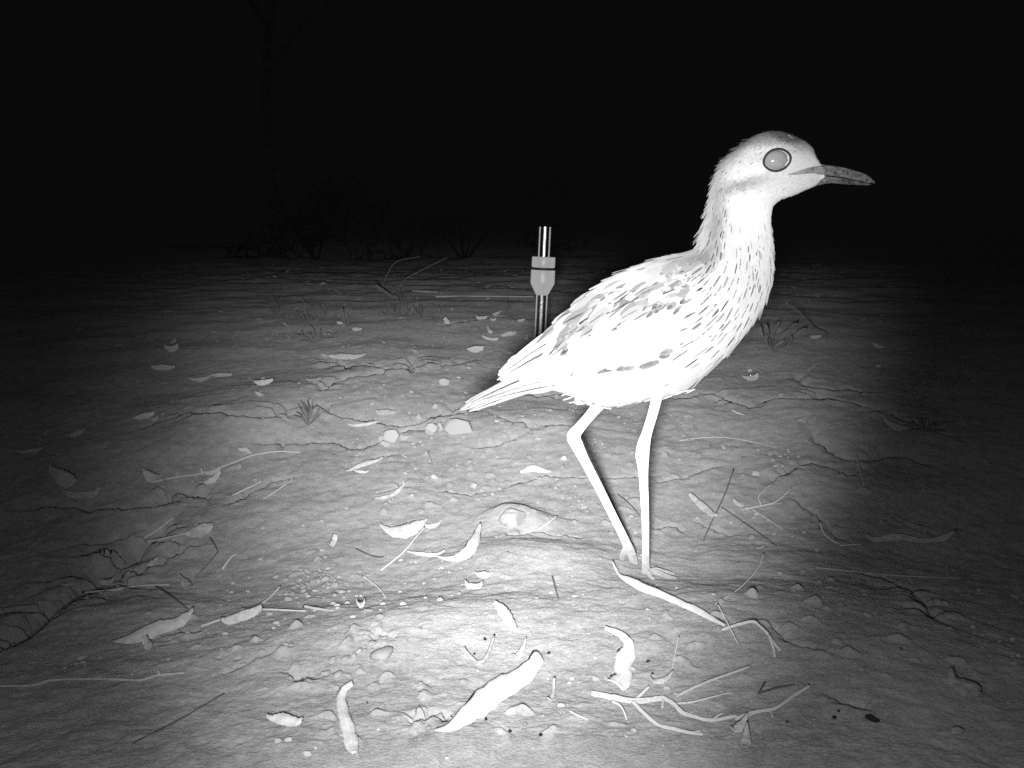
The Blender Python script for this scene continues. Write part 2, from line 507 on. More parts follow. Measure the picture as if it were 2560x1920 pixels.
def build_ground():
    dense = np.radians(np.linspace(-30.5, 30.5, 900))
    side = np.radians(np.linspace(30.5, 60, 50)[1:])
    back = np.radians(np.linspace(60, 180, 30)[1:-1])
    ang = np.concatenate([[-math.pi], -back[::-1], -side[::-1], dense, side, back])
    vv = np.linspace(2060, 600, 640)
    dep = np.arctan((vv - 960) / F_PX) + PITCH
    r = CAM_H / np.tan(dep)
    r = np.concatenate([np.linspace(0.02, r[0], 26)[:-1], r, np.exp(np.linspace(math.log(r[-1]), math.log(120), 40)[1:])])
    A, R = np.meshgrid(ang, r)
    x, y = R * np.sin(A), R * np.cos(A)
    z = ground_h(x.ravel(), y.ravel())
    V = np.stack([x.ravel(), y.ravel(), z], 1).astype(np.float32)
    nr, na = A.shape
    i = np.arange(nr - 1)[:, None]; j = np.arange(na)[None, :]
    j2 = (j + 1) % na
    q = np.stack([i * na + j, i * na + j2, (i + 1) * na + j2, (i + 1) * na + j], -1).reshape(-1, 4)
    # hub
    V = np.vstack([V, [[0, 0, float(ground_h(np.array([0.0]), np.array([0.0]))[0])]]]).astype(np.float32)
    hub = len(V) - 1
    tri = np.stack([np.full(na, hub), (np.arange(na) + 1) % na, np.arange(na)], 1)
    me = bpy.data.meshes.new('ground')
    me.vertices.add(len(V)); me.vertices.foreach_set('co', V.ravel())
    loops = np.concatenate([q.ravel(), tri.ravel()]).astype(np.int32)
    me.loops.add(len(loops)); me.loops.foreach_set('vertex_index', loops)
    starts = np.concatenate([np.arange(len(q)) * 4, len(q) * 4 + np.arange(len(tri)) * 3]).astype(np.int32)
    me.polygons.add(len(starts)); me.polygons.foreach_set('loop_start', starts)
    me.update(calc_edges=True)
    me.flip_normals()
    me.polygons.foreach_set('use_smooth', np.ones(len(starts), bool))
    me.materials.append(SOIL)
    o = bpy.data.objects.new('ground', me); C.objects.link(o)
    tag(o, kind='structure')
    return o

ground = build_ground()
bpy.context.view_layer.update()
ng = ground.data.polygons[0].normal
if ng.z < 0:
    ground.data.flip_normals()

def hit(u, v):
    d = Vector(ray(u, v)).normalized()
    ok, loc, nrm, idx = ground.ray_cast(Vector(CAM), d)
    return np.array(loc) if ok else march(u, v, base_h)

def gz(x, y):
    ok, loc, nrm, idx = ground.ray_cast(Vector((x, y, 2.0)), Vector((0, 0, -1)))
    return loc[2] if ok else float(base_h(x, y))

# ------------------------------------------------------------------ bird
S = BIRD_D / F_PX                 # metres per pixel on the bird's plane
SEC = [  # top u,v   bottom u,v   half width px
 (1300,905,1330,975,18),(1360,852,1404,976,48),(1418,791,1459,996,84),(1476,731,1528,1014,108),(1540,690,1606,998,124),
 (1606,660,1690,978,130),(1665,640,1765,928,126),(1712,629,1830,870,113),(1740,616,1890,793,96),(1754,592,1926,715,79),
 (1762,563,1934,640,65),(1770,530,1929,577,56),(1776,500,1928,537,51),(1781,470,1943,505,51),(1789,438,1988,486,55),
 (1806,408,2018,473,59),(1838,374,2043,463,61),(1882,340,2058,456,58),(1935,326,2064,448,53),(1988,340,2060,437,41),
 (2028,365,2048,428,19),(2040,396,2042,415,6)]
secs = catmull(np.array(SEC, float), 190)
NS, NT = len(secs), 96
TH = np.linspace(0, 2 * math.pi, NT, endpoint=False)
Tp = np.array([at_depth(a[0], a[1], BIRD_D) for a in secs]); Bp = np.array([at_depth(a[2], a[3], BIRD_D) for a in secs])
Hw = np.clip(secs[:, 4], 3, None) * S
Cc = (Tp + Bp) / 2; Ah = (Tp - Bp) / 2
cs = np.sign(np.cos(TH)) * np.abs(np.cos(TH)) ** 0.92; sn = np.sign(np.sin(TH)) * np.abs(np.sin(TH)) ** 0.92
G = Cc[:, None, :] + Ah[:, None, :] * cs[None, :, None] + np.array([0, 1.0, 0])[None, None, :] * (Hw[:, None, None] * sn[None, :, None])
dGs = np.gradient(G, axis=0)
dGt = (np.roll(G, -1, 1) - np.roll(G, 1, 1)) / 2
Nn = np.cross(dGs, dGt); Nn /= np.linalg.norm(Nn, axis=2, keepdims=True) + 1e-12
if (Nn[90, 0] @ Ah[90]) < 0:
    Nn = -Nn

def bird_px(P):
    d = P - CAM
    z = d @ FWD
    return 1280 + F_PX * (d @ RIGHT) / z, 960 - F_PX * (d @ UP) / z

def tube_mesh(pts, rad, sides=10, flat=None):
    """verts, faces of a tube through pts with radii rad; closed by points."""
    pts = np.asarray(pts, float); n = len(pts)
    T = np.gradient(pts, axis=0); T /= np.linalg.norm(T, axis=1, keepdims=True) + 1e-12
    ref = np.array([0, 0, 1.0]) if abs(T[0][2]) < 0.9 else np.array([0, 1.0, 0])
    V, Fc = [], []
    u = np.cross(T[0], ref); u /= np.linalg.norm(u)
    for i in range(n):
        u = u - T[i] * (u @ T[i]); u /= np.linalg.norm(u) + 1e-12
        w = np.cross(T[i], u)
        for k in range(sides):
            a = 2 * math.pi * k / sides
            V.append(pts[i] + rad[i] * (math.cos(a) * u + math.sin(a) * w))
    for i in range(n - 1):
        for k in range(sides):
            k2 = (k + 1) % sides
            Fc.append((i * sides + k, i * sides + k2, (i + 1) * sides + k2, (i + 1) * sides + k))
    V.append(pts[0] - T[0] * rad[0] * 0.5); V.append(pts[-1] + T[-1] * rad[-1] * 0.5)
    a, b = len(V) - 2, len(V) - 1
    for k in range(sides):
        k2 = (k + 1) % sides
        Fc.append((a, k2, k)); Fc.append((b, (n - 1) * sides + k, (n - 1) * sides + k2))
    return V, Fc

def bpx(u, v, yo):
    return at_depth(u, v, BIRD_D + yo)

bird = empty('bird', (FOOT[0], BIRD_D, FOOT[2]), 'pale long-legged bird with streaked breast and big eye standing on the mound', 'bird')

def build_body():
    V = [p for row in (G - Nn * 0.0015) for p in row]
    Fc = []
    for i in range(NS - 1):
        for k in range(NT):
            k2 = (k + 1) % NT
            Fc.append((i * NT + k, i * NT + k2, (i + 1) * NT + k2, (i + 1) * NT + k))
    V += [Cc[0], Cc[-1]]
    for k in range(NT):
        k2 = (k + 1) % NT
        Fc.append((NS * NT, k2, k)); Fc.append((NS * NT + 1, (NS - 1) * NT + k, (NS - 1) * NT + k2))
    def add(v, f):
        n = len(V)
        V.extend(v); Fc.extend([tuple(i + n for i in q) for q in f])
    def limb(rows, yo, n):
        P = catmull(np.array([[*bpx(u, v, yo + dy), r * S] for u, v, r, dy in rows]), n)
        add(*tube_mesh(P[:, :3], np.clip(P[:, 3], 0.0012, None), 14))
    # far leg, bent, foot lifting with the toe tips still on the ground
    yf = 0.024
    limb([(1530,965,30,-.004),(1505,1000,20,0),(1478,1035,14,0),(1450,1068,14.5,0),(1434,1090,18,0),(1442,1112,17,0),(1462,1152,13.5,0),(1500,1225,12,0),(1535,1295,11.5,0),(1560,1345,12,0),(1572,1372,13,0)], yf, 60)
    tips = [((1568,1366,11),(1556,1388,7.5),(1556,1412,6.5),(1566,1434,5)), ((1572,1370,11),(1579,1395,8),(1581,1415,7),(1583,1438,5)), ((1575,1368,10),(1586,1392,7),(1590,1418,6),(1602,1440,5))]
    for t, dy in zip(tips, (-.003, -.010, -.016)):
        P = []
        for i, (u, v, r) in enumerate(t):
            P.append([*bpx(u, v, yf + dy * i / 3), r * S])
        zt = gz(P[-1][0], P[-1][1])
        P[-1][2] = min(P[-1][2], zt + 0.003)
        Q = catmull(np.array(P), 16); add(*tube_mesh(Q[:, :3], Q[:, 3], 10))
    # near leg, straight
    yn = -0.02
    limb([(1652,945,26,.004),(1644,985,15,0),(1633,1030,12.8,0),(1618,1080,13,0),(1609,1112,16.5,0),(1606,1138,17.5,0),(1607,1160,15,0),(1609,1200,12,0),(1613,1290,10.3,0),(1614,1370,9.6,0),(1614,1415,10.5,0),(1615,1440,10,0)], yn, 60)
    root = bpx(1614, 1436, yn)
    for dx, dyy, L in ((0.030, 0.010, 1), (0.028, -0.012, 1), (0.004, -0.026, 1)):
        P = []
        for k, (t, r) in enumerate(((0, 9), (0.3, 7.5), (0.65, 6.5), (1, 4))):
            x, y = root[0] + dx * t, root[1] + dyy * t
            z = root[2] if k == 0 else gz(x, y) + r * S * (0.75 if k < 3 else 0.3) + (0.0018 if k == 1 else 0)
            P.append([x, y, z, r * S])
        Q = catmull(np.array(P), 14); add(*tube_mesh(Q[:, :3], Q[:, 3], 10))
    me = bpy.data.meshes.new('body_raw')
    me.from_pydata([tuple(map(float, v)) for v in V], [], Fc)
    bm = bmesh.new(); bm.from_mesh(me); bmesh.ops.recalc_face_normals(bm, faces=bm.faces); bm.to_mesh(me); bm.free()
    o = bpy.data.objects.new('body_raw', me); C.objects.link(o)
    md = o.modifiers.new('r', 'REMESH'); md.mode = 'VOXEL'; md.voxel_size = 0.0014
    sm = o.modifiers.new('s', 'SMOOTH'); sm.factor = 0.5; sm.iterations = 2
    dg = bpy.context.evaluated_depsgraph_get()
    out = bpy.data.meshes.new_from_object(o.evaluated_get(dg)); out.name = 'body'
    bpy.data.objects.remove(o)
    for m in (M_BODY, M_LEG):
        out.materials.append(m)
    n = len(out.polygons)
    ctr = np.empty(n * 3, np.float32); out.polygons.foreach_get('center', ctr); ctr = ctr.reshape(-1, 3)
    zb = at_depth(1600, 1000, BIRD_D)[2]
    idx = np.where(ctr[:, 2] > zb, 0, 1).astype(np.int32)
    out.polygons.foreach_set('material_index', idx)
    out.polygons.foreach_set('use_smooth', np.ones(n, bool))
    b = bpy.data.objects.new('body', out); C.objects.link(b)
    return b

body = build_body()
bpy.context.view_layer.update()

def skin_y(u, v):
    """y of the near side of the body on the ray through (u, v), or None."""
    ok, loc, nrm, idx = body.ray_cast(Vector(CAM), Vector(ray(u, v)).normalized())
    if ok and loc[1] < BIRD_D + 0.03:
        return np.array(loc)
    return None

EYE_C = (1940.5, 400.5)
def plum_tone(u, v):
    """reflectance of the plumage at (u, v) of the side view (markings of the bird itself) and streak strength."""
    g = lambda cu, cv, ru, rv, ang=0.0: math.exp(-((((u - cu) * math.cos(ang) + (v - cv) * math.sin(ang)) / ru) ** 2 + ((-(u - cu) * math.sin(ang) + (v - cv) * math.cos(ang)) / rv) ** 2))
    # head and neck
    a = 0.43
    a -= 0.30 * g(1905, 326, 150, 43, 0.0)       # crown
    a -= 0.24 * g(1838, 368, 62, 26, -0.85)
    a -= 0.27 * g(1990, 345, 60, 20, 0.55)
    a -= 0.26 * g(1862, 448, 60, 21, -0.14)      # ear coverts
    a -= 0.16 * g(1793, 480, 22, 110, 0.1)       # nape
    a -= 0.18 * g(1790, 575, 26, 90, 0.25)
    a += 0.14 * g(1880, 425, 70, 13, -0.3) + 0.12 * g(1930, 366, 70, 10, -0.05) + 0.10 * g(1880, 510, 50, 50)
    sa = 0.9 * g(1905, 335, 150, 40) + 0.7 * g(1790, 540, 50, 130) + 0.06
    if v > 560: sa = max(sa, 0.55 * min(1, (v - 560) / 50))
    # breast, belly and back
    b, sb = 0.64, 0.0
    if u + 0.72 * (v - 640) > 1730 and v < 960 and u - 1560 > (v - 640) * 0.15:
        sb = 0.95
        if v > 800: sb *= max(0.0, 1 - (v - 800) / 150)
        if u < 1660 + (v - 640) * 0.1: sb *= 0.5
    b -= 0.40 * g(1735, 640, 80, 24, -0.45) + 0.30 * g(1775, 605, 32, 55, 0.3)
    k = min(1, max(0, (v - 560) / 110)) if u > 1690 else 1.0
    return max(a * 0.92 * (1 - k) + b * 0.56 * k, 0.06), sa * (1 - k) + sb * k

class Plumes:
    """many small feathers gathered in one mesh."""
    TT = np.array([0.0, 0.22, 0.5, 0.78, 1.0]); WW = np.array([0.35, 0.85, 1.0, 0.78, 0.22])
    def __init__(self):
        self.V, self.F, self.UV, self.A = [], [], [], {'tone': [], 'streak': [], 'streak_width': []}
    def add(self, p, d, n, L, W, lift, tone, streak, sw, cup=0.25, bend=0.0):
        d = d / (np.linalg.norm(d) + 1e-12)
        n = n - d * (n @ d); n = n / (np.linalg.norm(n) + 1e-12)
        s = np.cross(n, d)
        b = len(self.V)
        for t, w in zip(self.TT, self.WW):
            for c in (-1, 0, 1):
                self.V.append(p + d * (L * t) + s * (W * 0.5 * w * c) + n * (lift * L * t - bend * L * t * t - cup * W * 0.5 * c * c))
                self.UV.append((0.5 + 0.5 * c * w, t))
                for k, val in (('tone', tone), ('streak', streak), ('streak_width', sw)):
                    self.A[k].append(val)
        for i in range(4):
            for c in range(2):
                a = b + i * 3 + c
                self.F.append((a, a + 1, a + 4, a + 3))
    def build(self, name, parent):
        o = mesh_obj(name, self.V, self.F, M_FEATHER, None, True, self.UV, self.A)
        bake_world(o, parent)
        return o

def feather_size(si):
    xs = [0, 2, 6, 7, 8, 9, 10.5, 12, 14, 16, 18, 20, 21]
    Ls = [24, 24, 22, 19, 16, 13, 11, 9, 7, 5.5, 5, 3.6, 2.6]
    Ws = [8, 8, 7.4, 6.6, 5.8, 5, 4.2, 3.6, 3.0, 2.4, 2.2, 1.8, 1.4]
    return np.interp(si, xs, Ls) / 1000, np.interp(si, xs, Ws) / 1000

def contour_plumage():
    P = Plumes()
    arc = np.concatenate([[0], np.cumsum(np.linalg.norm(np.diff(Cc, axis=0), axis=1))])
    pos, row = 0.002, 0
    while pos < arc[-1] - 0.001:
        i = int(np.searchsorted(arc, pos)); i = min(i, NS - 1)
        si = i / (NS - 1) * (len(SEC) - 1)
        L, W = feather_size(si)
        ring = G[i]
        circ = np.linalg.norm(np.roll(ring, -1, 0) - ring, axis=1).sum()
        n = max(6, int(circ / (0.62 * W)))
        for k in range(n):
            th = (k + 0.5 * (row % 2) + random.uniform(-0.3, 0.3)) / n * NT
            k0 = int(th) % NT
            ii = min(max(i + random.randint(-1, 1), 0), NS - 1)
            p, nn, fl_ = G[ii, k0], Nn[ii, k0], -dGs[ii, k0]
            near = p.copy(); near[1] = BIRD_D - abs(p[1] - BIRD_D)   # both sides alike
            u, v = bird_px(near)
            if ((u - EYE_C[0]) / 32) ** 2 + ((v - EYE_C[1]) / 26) ** 2 < 1: continue
            if u > 2053 and v > 405: continue
            tone, st = plum_tone(u, v)
            st = 1.0 * (random.random() < st * (0.62 if si < 9.5 else 0.42)) * random.uniform(0.45, 1.0) if si < 12.5 else (random.random() < st * 0.8) * random.uniform(0.3, 0.7)
            tone *= random.uniform(0.93, 1.06)
            LL = L * random.uniform(0.8, 1.25) * (1.35 if st > 0 and si < 12.5 else 1)
            d = fl_ / np.linalg.norm(fl_) + 0.06 * np.array([random.gauss(0, 1), random.gauss(0, 1), random.gauss(0, 1)])
            lift = random.uniform(0.045, 0.075) + (0.02 if random.random() < 0.05 else 0) + (0.07 if si > 12.5 else 0)
            if 9 < si < 17 and abs(p[1] - BIRD_D) < 0.4 * Hw[ii] and (p - Cc[ii]) @ Ah[ii] > 0:
                lift += random.uniform(0.02, 0.10)
                if random.random() < 0.16: lift += random.uniform(0.12, 0.3); LL *= 1.5
            if si < 4.5 and (p - Cc[ii]) @ Ah[ii] < -0.6 * (Ah[ii] @ Ah[ii]): lift += random.uniform(0, 0.05)
            if 1 < si < 10.2: lift *= 0.6
            # follow the curve of the body under the feather
            jj = max(ii - max(1, int(round(LL / (np.linalg.norm(dGs[ii, k0]) + 1e-9)))), 0)
            drop = min(0.45, max(-0.1, -float((G[jj, k0] - p) @ nn) / LL)) if jj > 0 else 0.05
            P.add(p - nn * (0.0010 if si > 10 else 0.0006), d, nn, LL, W * (1.35 if si < 10 else 1.15) * random.uniform(0.9, 1.2), lift, tone, st, random.uniform(0.07, 0.15) if si < 12.5 else 0.16, 0.12, drop)
        pos += 0.27 * L * (0.9 if si > 10 else 1)
        row += 1
    # loose downy tufts on thigh and belly
    for (u, v, du, dv, cnt) in ((1474, 990, -0.95, 0.2, 46), (1512, 1004, -0.95, 0.12, 24), (1575, 998, -0.97, 0.06, 16), (1695, 968, -0.9, 0.3, 22), (1640, 982, -0.97, 0.08, 14)):
        for _ in range(cnt):
            uu, vv = u + random.gauss(0, 22), v + random.gauss(0, 7)
            for yo in (-1, 1):
                y = random.uniform(0.0, 0.035) * yo
                p = bpx(uu, vv, y)
                d = np.array([du + random.gauss(0, 0.15), random.gauss(0, 0.2), -dv + random.gauss(0, 0.15)])
                P.add(p, d, np.array([0, yo * 1.0, -0.3]), random.uniform(0.005, 0.011), random.uniform(0.0006, 0.0014), 0.0, 0.66 * random.uniform(0.95, 1.05), 0, 0.2)
    return P.build('plumage', bird)

plumage = contour_plumage(); tag(plumage, kind='stuff')

def on_side(u, v, off=0.004):
    q = skin_y(u, v)
    if q is None:
        return None
    d = ray(u, v); d = d / np.linalg.norm(d)
    return q - d * off

def mirror_pts(V):
    W = np.array(V, float).copy(); W[:, 1] = 2 * BIRD_D - W[:, 1]
    return W

def covert_sets():
    near = Plumes()
    # scapulars and mantle: big scalloped feathers, darker in the middle
    for k in range(560):
        u = random.uniform(1395, 1745); v = random.uniform(640, 860)
        top = np.interp(u, [1360, 1418, 1476, 1540, 1606, 1665, 1745], [852, 791, 731, 690, 660, 640, 618])
        low = np.interp(u, [1380, 1450, 1550, 1650, 1745], [905, 850, 800, 770, 715])
        if v < top + 15 or v > low: continue
        p = on_side(u, v, 0.003)
        if p is None: continue
        sc = np.interp(u, [1400, 1600, 1745], [1.15, 1.0, 0.6])
        d = np.array([-0.80, random.gauss(0, 0.08), -0.60]) + np.array([random.gauss(0, 0.08), 0, random.gauss(0, 0.08)])
        n = np.array([0.05, -1.0, 0.35 + 0.9 * math.exp(-(v - top) / 40)])
        near.add(p, d, n, 0.026 * sc * random.uniform(0.8, 1.2), 0.0095 * sc, 0.06, random.uniform(0.13, 0.32), 1.0 * (random.random() < 0.85) * random.uniform(0.6, 0.95), random.choice([0.05, 0.06, 0.07, 0.09, 0.12, 0.2]), 0.2, 0.05)
    # wing coverts: pale panel
    for k in range(520):
        u = random.uniform(1330, 1720); v = random.uniform(740, 935)
        top = np.interp(u, [1330, 1450, 1550, 1650, 1720], [895, 845, 795, 765, 740])
        low = np.interp(u, [1330, 1450, 1550, 1630, 1690, 1720], [945, 935, 918, 900, 850, 800])
        if v < top or v > low: continue
        p = on_side(u, v, 0.0045)
        if p is None: continue
        d = np.array([-0.88, random.gauss(0, 0.05), -0.42 + random.gauss(0, 0.08)])
        edge = (low - v) < 22 and u < 1660
        near.add(p, d, np.array([0, -1.0, 0.1]), 0.022 * random.uniform(0.8, 1.2), 0.010, 0.05, random.uniform(0.40, 0.56), 0.0, 0.2, 0.16, 0.05)
    # grey tips along the lower edge of the wing, and the dark spots on the shoulder
    for u, v in ((1626, 908), (1612, 914), (1600, 916), (1565, 920), (1545, 922), (1512, 924), (1505, 928), (1440, 933), (1462, 930), (1395, 946), (1415, 941), (1652, 890), (1660, 880)):
        p = on_side(u + 22, v - 3, 0.0075)
        if p is not None:
            near.add(p, np.array([-0.93, 0.05, -0.22]), np.array([0, -1.0, -0.05]), 0.012 * random.uniform(0.7, 1.3), 0.0055, 0.03, random.uniform(0.13, 0.2), 0.3, 0.3, 0.1)
    for u, v, s in ((1638, 764, 1), (1630, 772, 1), (1618, 778, 0.8), (1640, 778, 0.8), (1672, 764, 1.1), (1676, 770, 1), (1700, 776, 0.7), (1652, 760, 0.6), (1690, 770, 0.8), (1612, 770, 0.7)):
        p = on_side(u + 14 + random.gauss(0, 6), v - 8 + random.gauss(0, 5), 0.0085)
        if p is not None:
            near.add(p, np.array([-0.7 + random.gauss(0, 0.2), 0.0, -0.7]), np.array([0, -1.0, 0.1]), 0.010 * random.uniform(0.6, 1.3), 0.0055 * s, 0.03, random.uniform(0.10, 0.22), 0.55, 0.3, 0.1)
    o = near.build('wing_covert_feathers', bird); tag(o, kind='stuff')
    far = o.copy(); far.data = o.data.copy(); C.objects.link(far); far.parent = bird
    m = far.data
    co = np.empty(len(m.vertices) * 3, np.float32); m.vertices.foreach_get('co', co); co = co.reshape(-1, 3)
    co[:, 1] *= -1
    m.vertices.foreach_set('co', co.ravel()); m.flip_normals(); m.update()

covert_sets()

def long_feather(name, rows, tone, streak, sw, mirror=False):
    """rows: (point, half width); blade following the points, facing the viewer's side."""
    P = catmull(np.array([[*p, w] for p, w in rows]), 16)
    pts, hw = P[:, :3], P[:, 3]
    T = np.gradient(pts, axis=0); T /= np.linalg.norm(T, axis=1, keepdims=True)
    V, UV, Fc = [], [], []
    for i in range(16):
        t = i / 15
        w = hw[i] * (1 if t < 0.8 else math.sqrt(max(0.02, 1 - ((t - 0.8) / 0.2) ** 2)))
        nrm = np.array([0, -1.0, 0.15]); nrm = nrm - T[i] * (nrm @ T[i]); nrm /= np.linalg.norm(nrm)
        s = np.cross(nrm, T[i])
        for c in (-1, -0.5, 0, 0.5, 1):
            V.append(pts[i] + s * w * c - nrm * (0.18 * w * c * c))
            UV.append((0.5 + 0.5 * c, 0.3 + 0.65 * t))
    for i in range(15):
        for c in range(4):
            a = i * 5 + c
            Fc.append((a, a + 1, a + 6, a + 5))
    V = np.array(V)
    if mirror:
        V = mirror_pts(V); Fc = [f[::-1] for f in Fc]
    n = len(V)
    o = mesh_obj(name, V, Fc, M_FEATHER, None, True, UV, {'tone': [tone] * n, 'streak': [streak] * n, 'streak_width': [sw] * n})
    md = o.modifiers.new('thickness', 'SOLIDIFY'); md.thickness = 0.0004
    bake_world(o, bird)
    return o

def wing_and_tail():
    tips = [(1246,940),(1243,950),(1272,950),(1305,945),(1342,951),(1382,950),(1420,946)]
    roots = [(1462,806),(1482,822),(1510,838),(1535,852),(1560,866),(1585,880),(1605,890)]
    for k, (t, r) in enumerate(zip(tips, roots)):
        pr = on_side(*r, 0.003)
        tip_y = -0.013 - 0.0035 * k
        rows = []
        for f in (0, 0.3, 0.6, 0.85, 1.0):
            u, v = r[0] + (t[0] - r[0]) * f, r[1] + (t[1] - r[1]) * f + 8 * math.sin(math.pi * f) * (-0.6 if k < 2 else 0.3)
            y = (pr[1] - BIRD_D) * (1 - f) + tip_y * f
            q = on_side(u, v, 0.0028 + 0.0006 * k)
            if q is not None: y = min(y, q[1] - BIRD_D)
            rows.append((bpx(u, v, y), ((5 + 9 * math.sin(math.pi * min(f + 0.15, 0.95))) * 1.15 if f < 0.7 else (7 if f < 0.95 else 2.5)) * S))
        for mir in (False, True):
            long_feather('wing_feather', rows, 0.60 if k < 2 else 0.67, 0.9 if k < 2 else 0.35, 0.16 if k < 2 else 0.09, mir)
    tails = [((1425,885),(1176,1006),-0.004),((1425,900),(1162,1014),-0.008),((1420,930),(1149,1027),-0.002),((1415,936),(1160,1018),-0.007),((1415,940),(1180,1008),-0.011),((1415,946),(1172,1029),-0.013),((1415,952),(1205,1006),-0.016),((1420,958),(1225,1000),-0.018)]
    for k, (r, t, yo) in enumerate(tails):
        rows = []
        for f in (0, 0.35, 0.7, 1.0):
            u, v = r[0] + (t[0] - r[0]) * f, r[1] + (t[1] - r[1]) * f - 7 * math.sin(math.pi * f) * 0.6
            rows.append((bpx(u, v, yo * (0.5 + 0.5 * f) - 0.0012 * k), (10 - 6 * f * f) * S))
        for mir in (False, True):
            long_feather('tail_feather', rows, 0.30, 1.0, random.uniform(0.06, 0.13), mir)

wing_and_tail()

def build_bill():
    def loft(name, rows, hw0):
        V, Fc = [], []
        Q = catmull(np.array(rows, float), 26)
        for (ut, vt, ub, vb, w) in Q:
            T, B = at_depth(ut, vt, BIRD_D), at_depth(ub, vb, BIRD_D)
            c, a = (T + B) / 2, (T - B) / 2
            for k in range(12):
                th = 2 * math.pi * k / 12
                V.append(c + a * math.cos(th) + np.array([0, 1, 0]) * (w * S * math.sin(th)))
        n = len(Q)
        for i in range(n - 1):
            for k in range(12):
                k2 = (k + 1) % 12
                Fc.append((i * 12 + k, i * 12 + k2, (i + 1) * 12 + k2, (i + 1) * 12 + k))
        Fc.append(tuple(range(11, -1, -1))); Fc.append(tuple((n - 1) * 12 + k for k in range(12)))
        o = mesh_obj(name, V, Fc, M_BILL)
        bm = bmesh.new(); bm.from_mesh(o.data); bmesh.ops.recalc_face_normals(bm, faces=bm.faces); bm.to_mesh(o.data); bm.free()
        bake_world(o, bird)
        return o
    loft('upper_bill', [(2020,404,2005,438,33),(2050,410,2043,438,27),(2080,414,2080,440,18),(2105,418,2110,444,15),(2143,428,2143,451,11),(2168,438,2168,457,7),(2187,453,2187,458,2)], 20)
    loft('lower_bill', [(2010,436,2022,470,32),(2045,437,2045,464,26),(2080,442,2075,458,16),(2110,446,2105,460,13),(2143,453,2140,462,9.5),(2166,458,2164,463,6),(2178,460,2178,462,2)], 20)
    # the dark gape line runs back from the bill below the eye
    gape = [(1970, 437), (1992, 433), (2015, 428), (2036, 425), (2056, 426)]
    pts = []
    for u, v in gape:
        q = on_side(u, v, 0.0026)
        pts.append(q if q is not None else bpx(u, v, -0.012))
    for mir in (False, True):
        v, f = tube_mesh(catmull(mirror_pts(pts) if mir else np.array(pts), 12), np.linspace(0.0004, 0.0040, 12), 8)
        o = mesh_obj('gape', v, f, M_BILL); bake_world(o, bird)

build_bill()

def build_eye(mir):
    q = skin_y(*EYE_C)
    c = at_depth(EYE_C[0], EYE_C[1], q[1] + 0.0022)
    V, Fc = [], []
    nr, nt_ = 14, 32
    rx, rz, ry = 29.5 * S, 24.5 * S, 0.0062
    for i in range(nr + 1):
        a = math.pi * i / nr
        for k in range(nt_):
            b = 2 * math.pi * k / nt_
            V.append(c + np.array([rx * math.sin(a) * math.cos(b), -ry * math.cos(a), rz * math.sin(a) * math.sin(b)]))
    for i in range(nr):
        for k in range(nt_):
            k2 = (k + 1) % nt_
            Fc.append((i * nt_ + k, i * nt_ + k2, (i + 1) * nt_ + k2, (i + 1) * nt_ + k))
    # rim of the lids: an oval ring, pointed towards the bill
    RV, RF = [], []
    for k in range(48):
        b = 2 * math.pi * k / 48
        ex = (30.5 + 2.0 * math.cos(b) ** 6) * S * math.cos(b); ez = 25.5 * S * math.sin(b)
        rot = 0.20
        cx, cz = ex * math.cos(rot) - ez * math.sin(rot), ex * math.sin(rot) + ez * math.cos(rot)
        rad = np.array([math.cos(b + rot), 0, math.sin(b + rot)])
        for j in range(8):
            a = 2 * math.pi * j / 8
            RV.append(c + np.array([cx, -0.0032, cz]) + rad * (2.9 * S * math.cos(a)) + np.array([0, 0.0016 * math.sin(a), 0]))
    for k in range(48):
        for j in range(8):
            RF.append((k * 8 + j, k * 8 + (j + 1) % 8, ((k + 1) % 48) * 8 + (j + 1) % 8, ((k + 1) % 48) * 8 + j))
    if mir:
        V, RV = mirror_pts(V), mirror_pts(RV)
    e = mesh_obj('eye', V, Fc, M_EYE); r = mesh_obj('eyelid_rim', RV, RF, M_LID)
    for o in (e, r):
        bm = bmesh.new(); bm.from_mesh(o.data); bmesh.ops.remove_doubles(bm, verts=bm.verts, dist=1e-6); bmesh.ops.recalc_face_normals(bm, faces=bm.faces); bm.to_mesh(o.data); bm.free()
    bake_world(e, bird); bake_world(r, bird)
    r.parent = e
build_eye(False); build_eye(True)
bake_world(body, bird)
body['label'] = 'white body with bare pale legs'

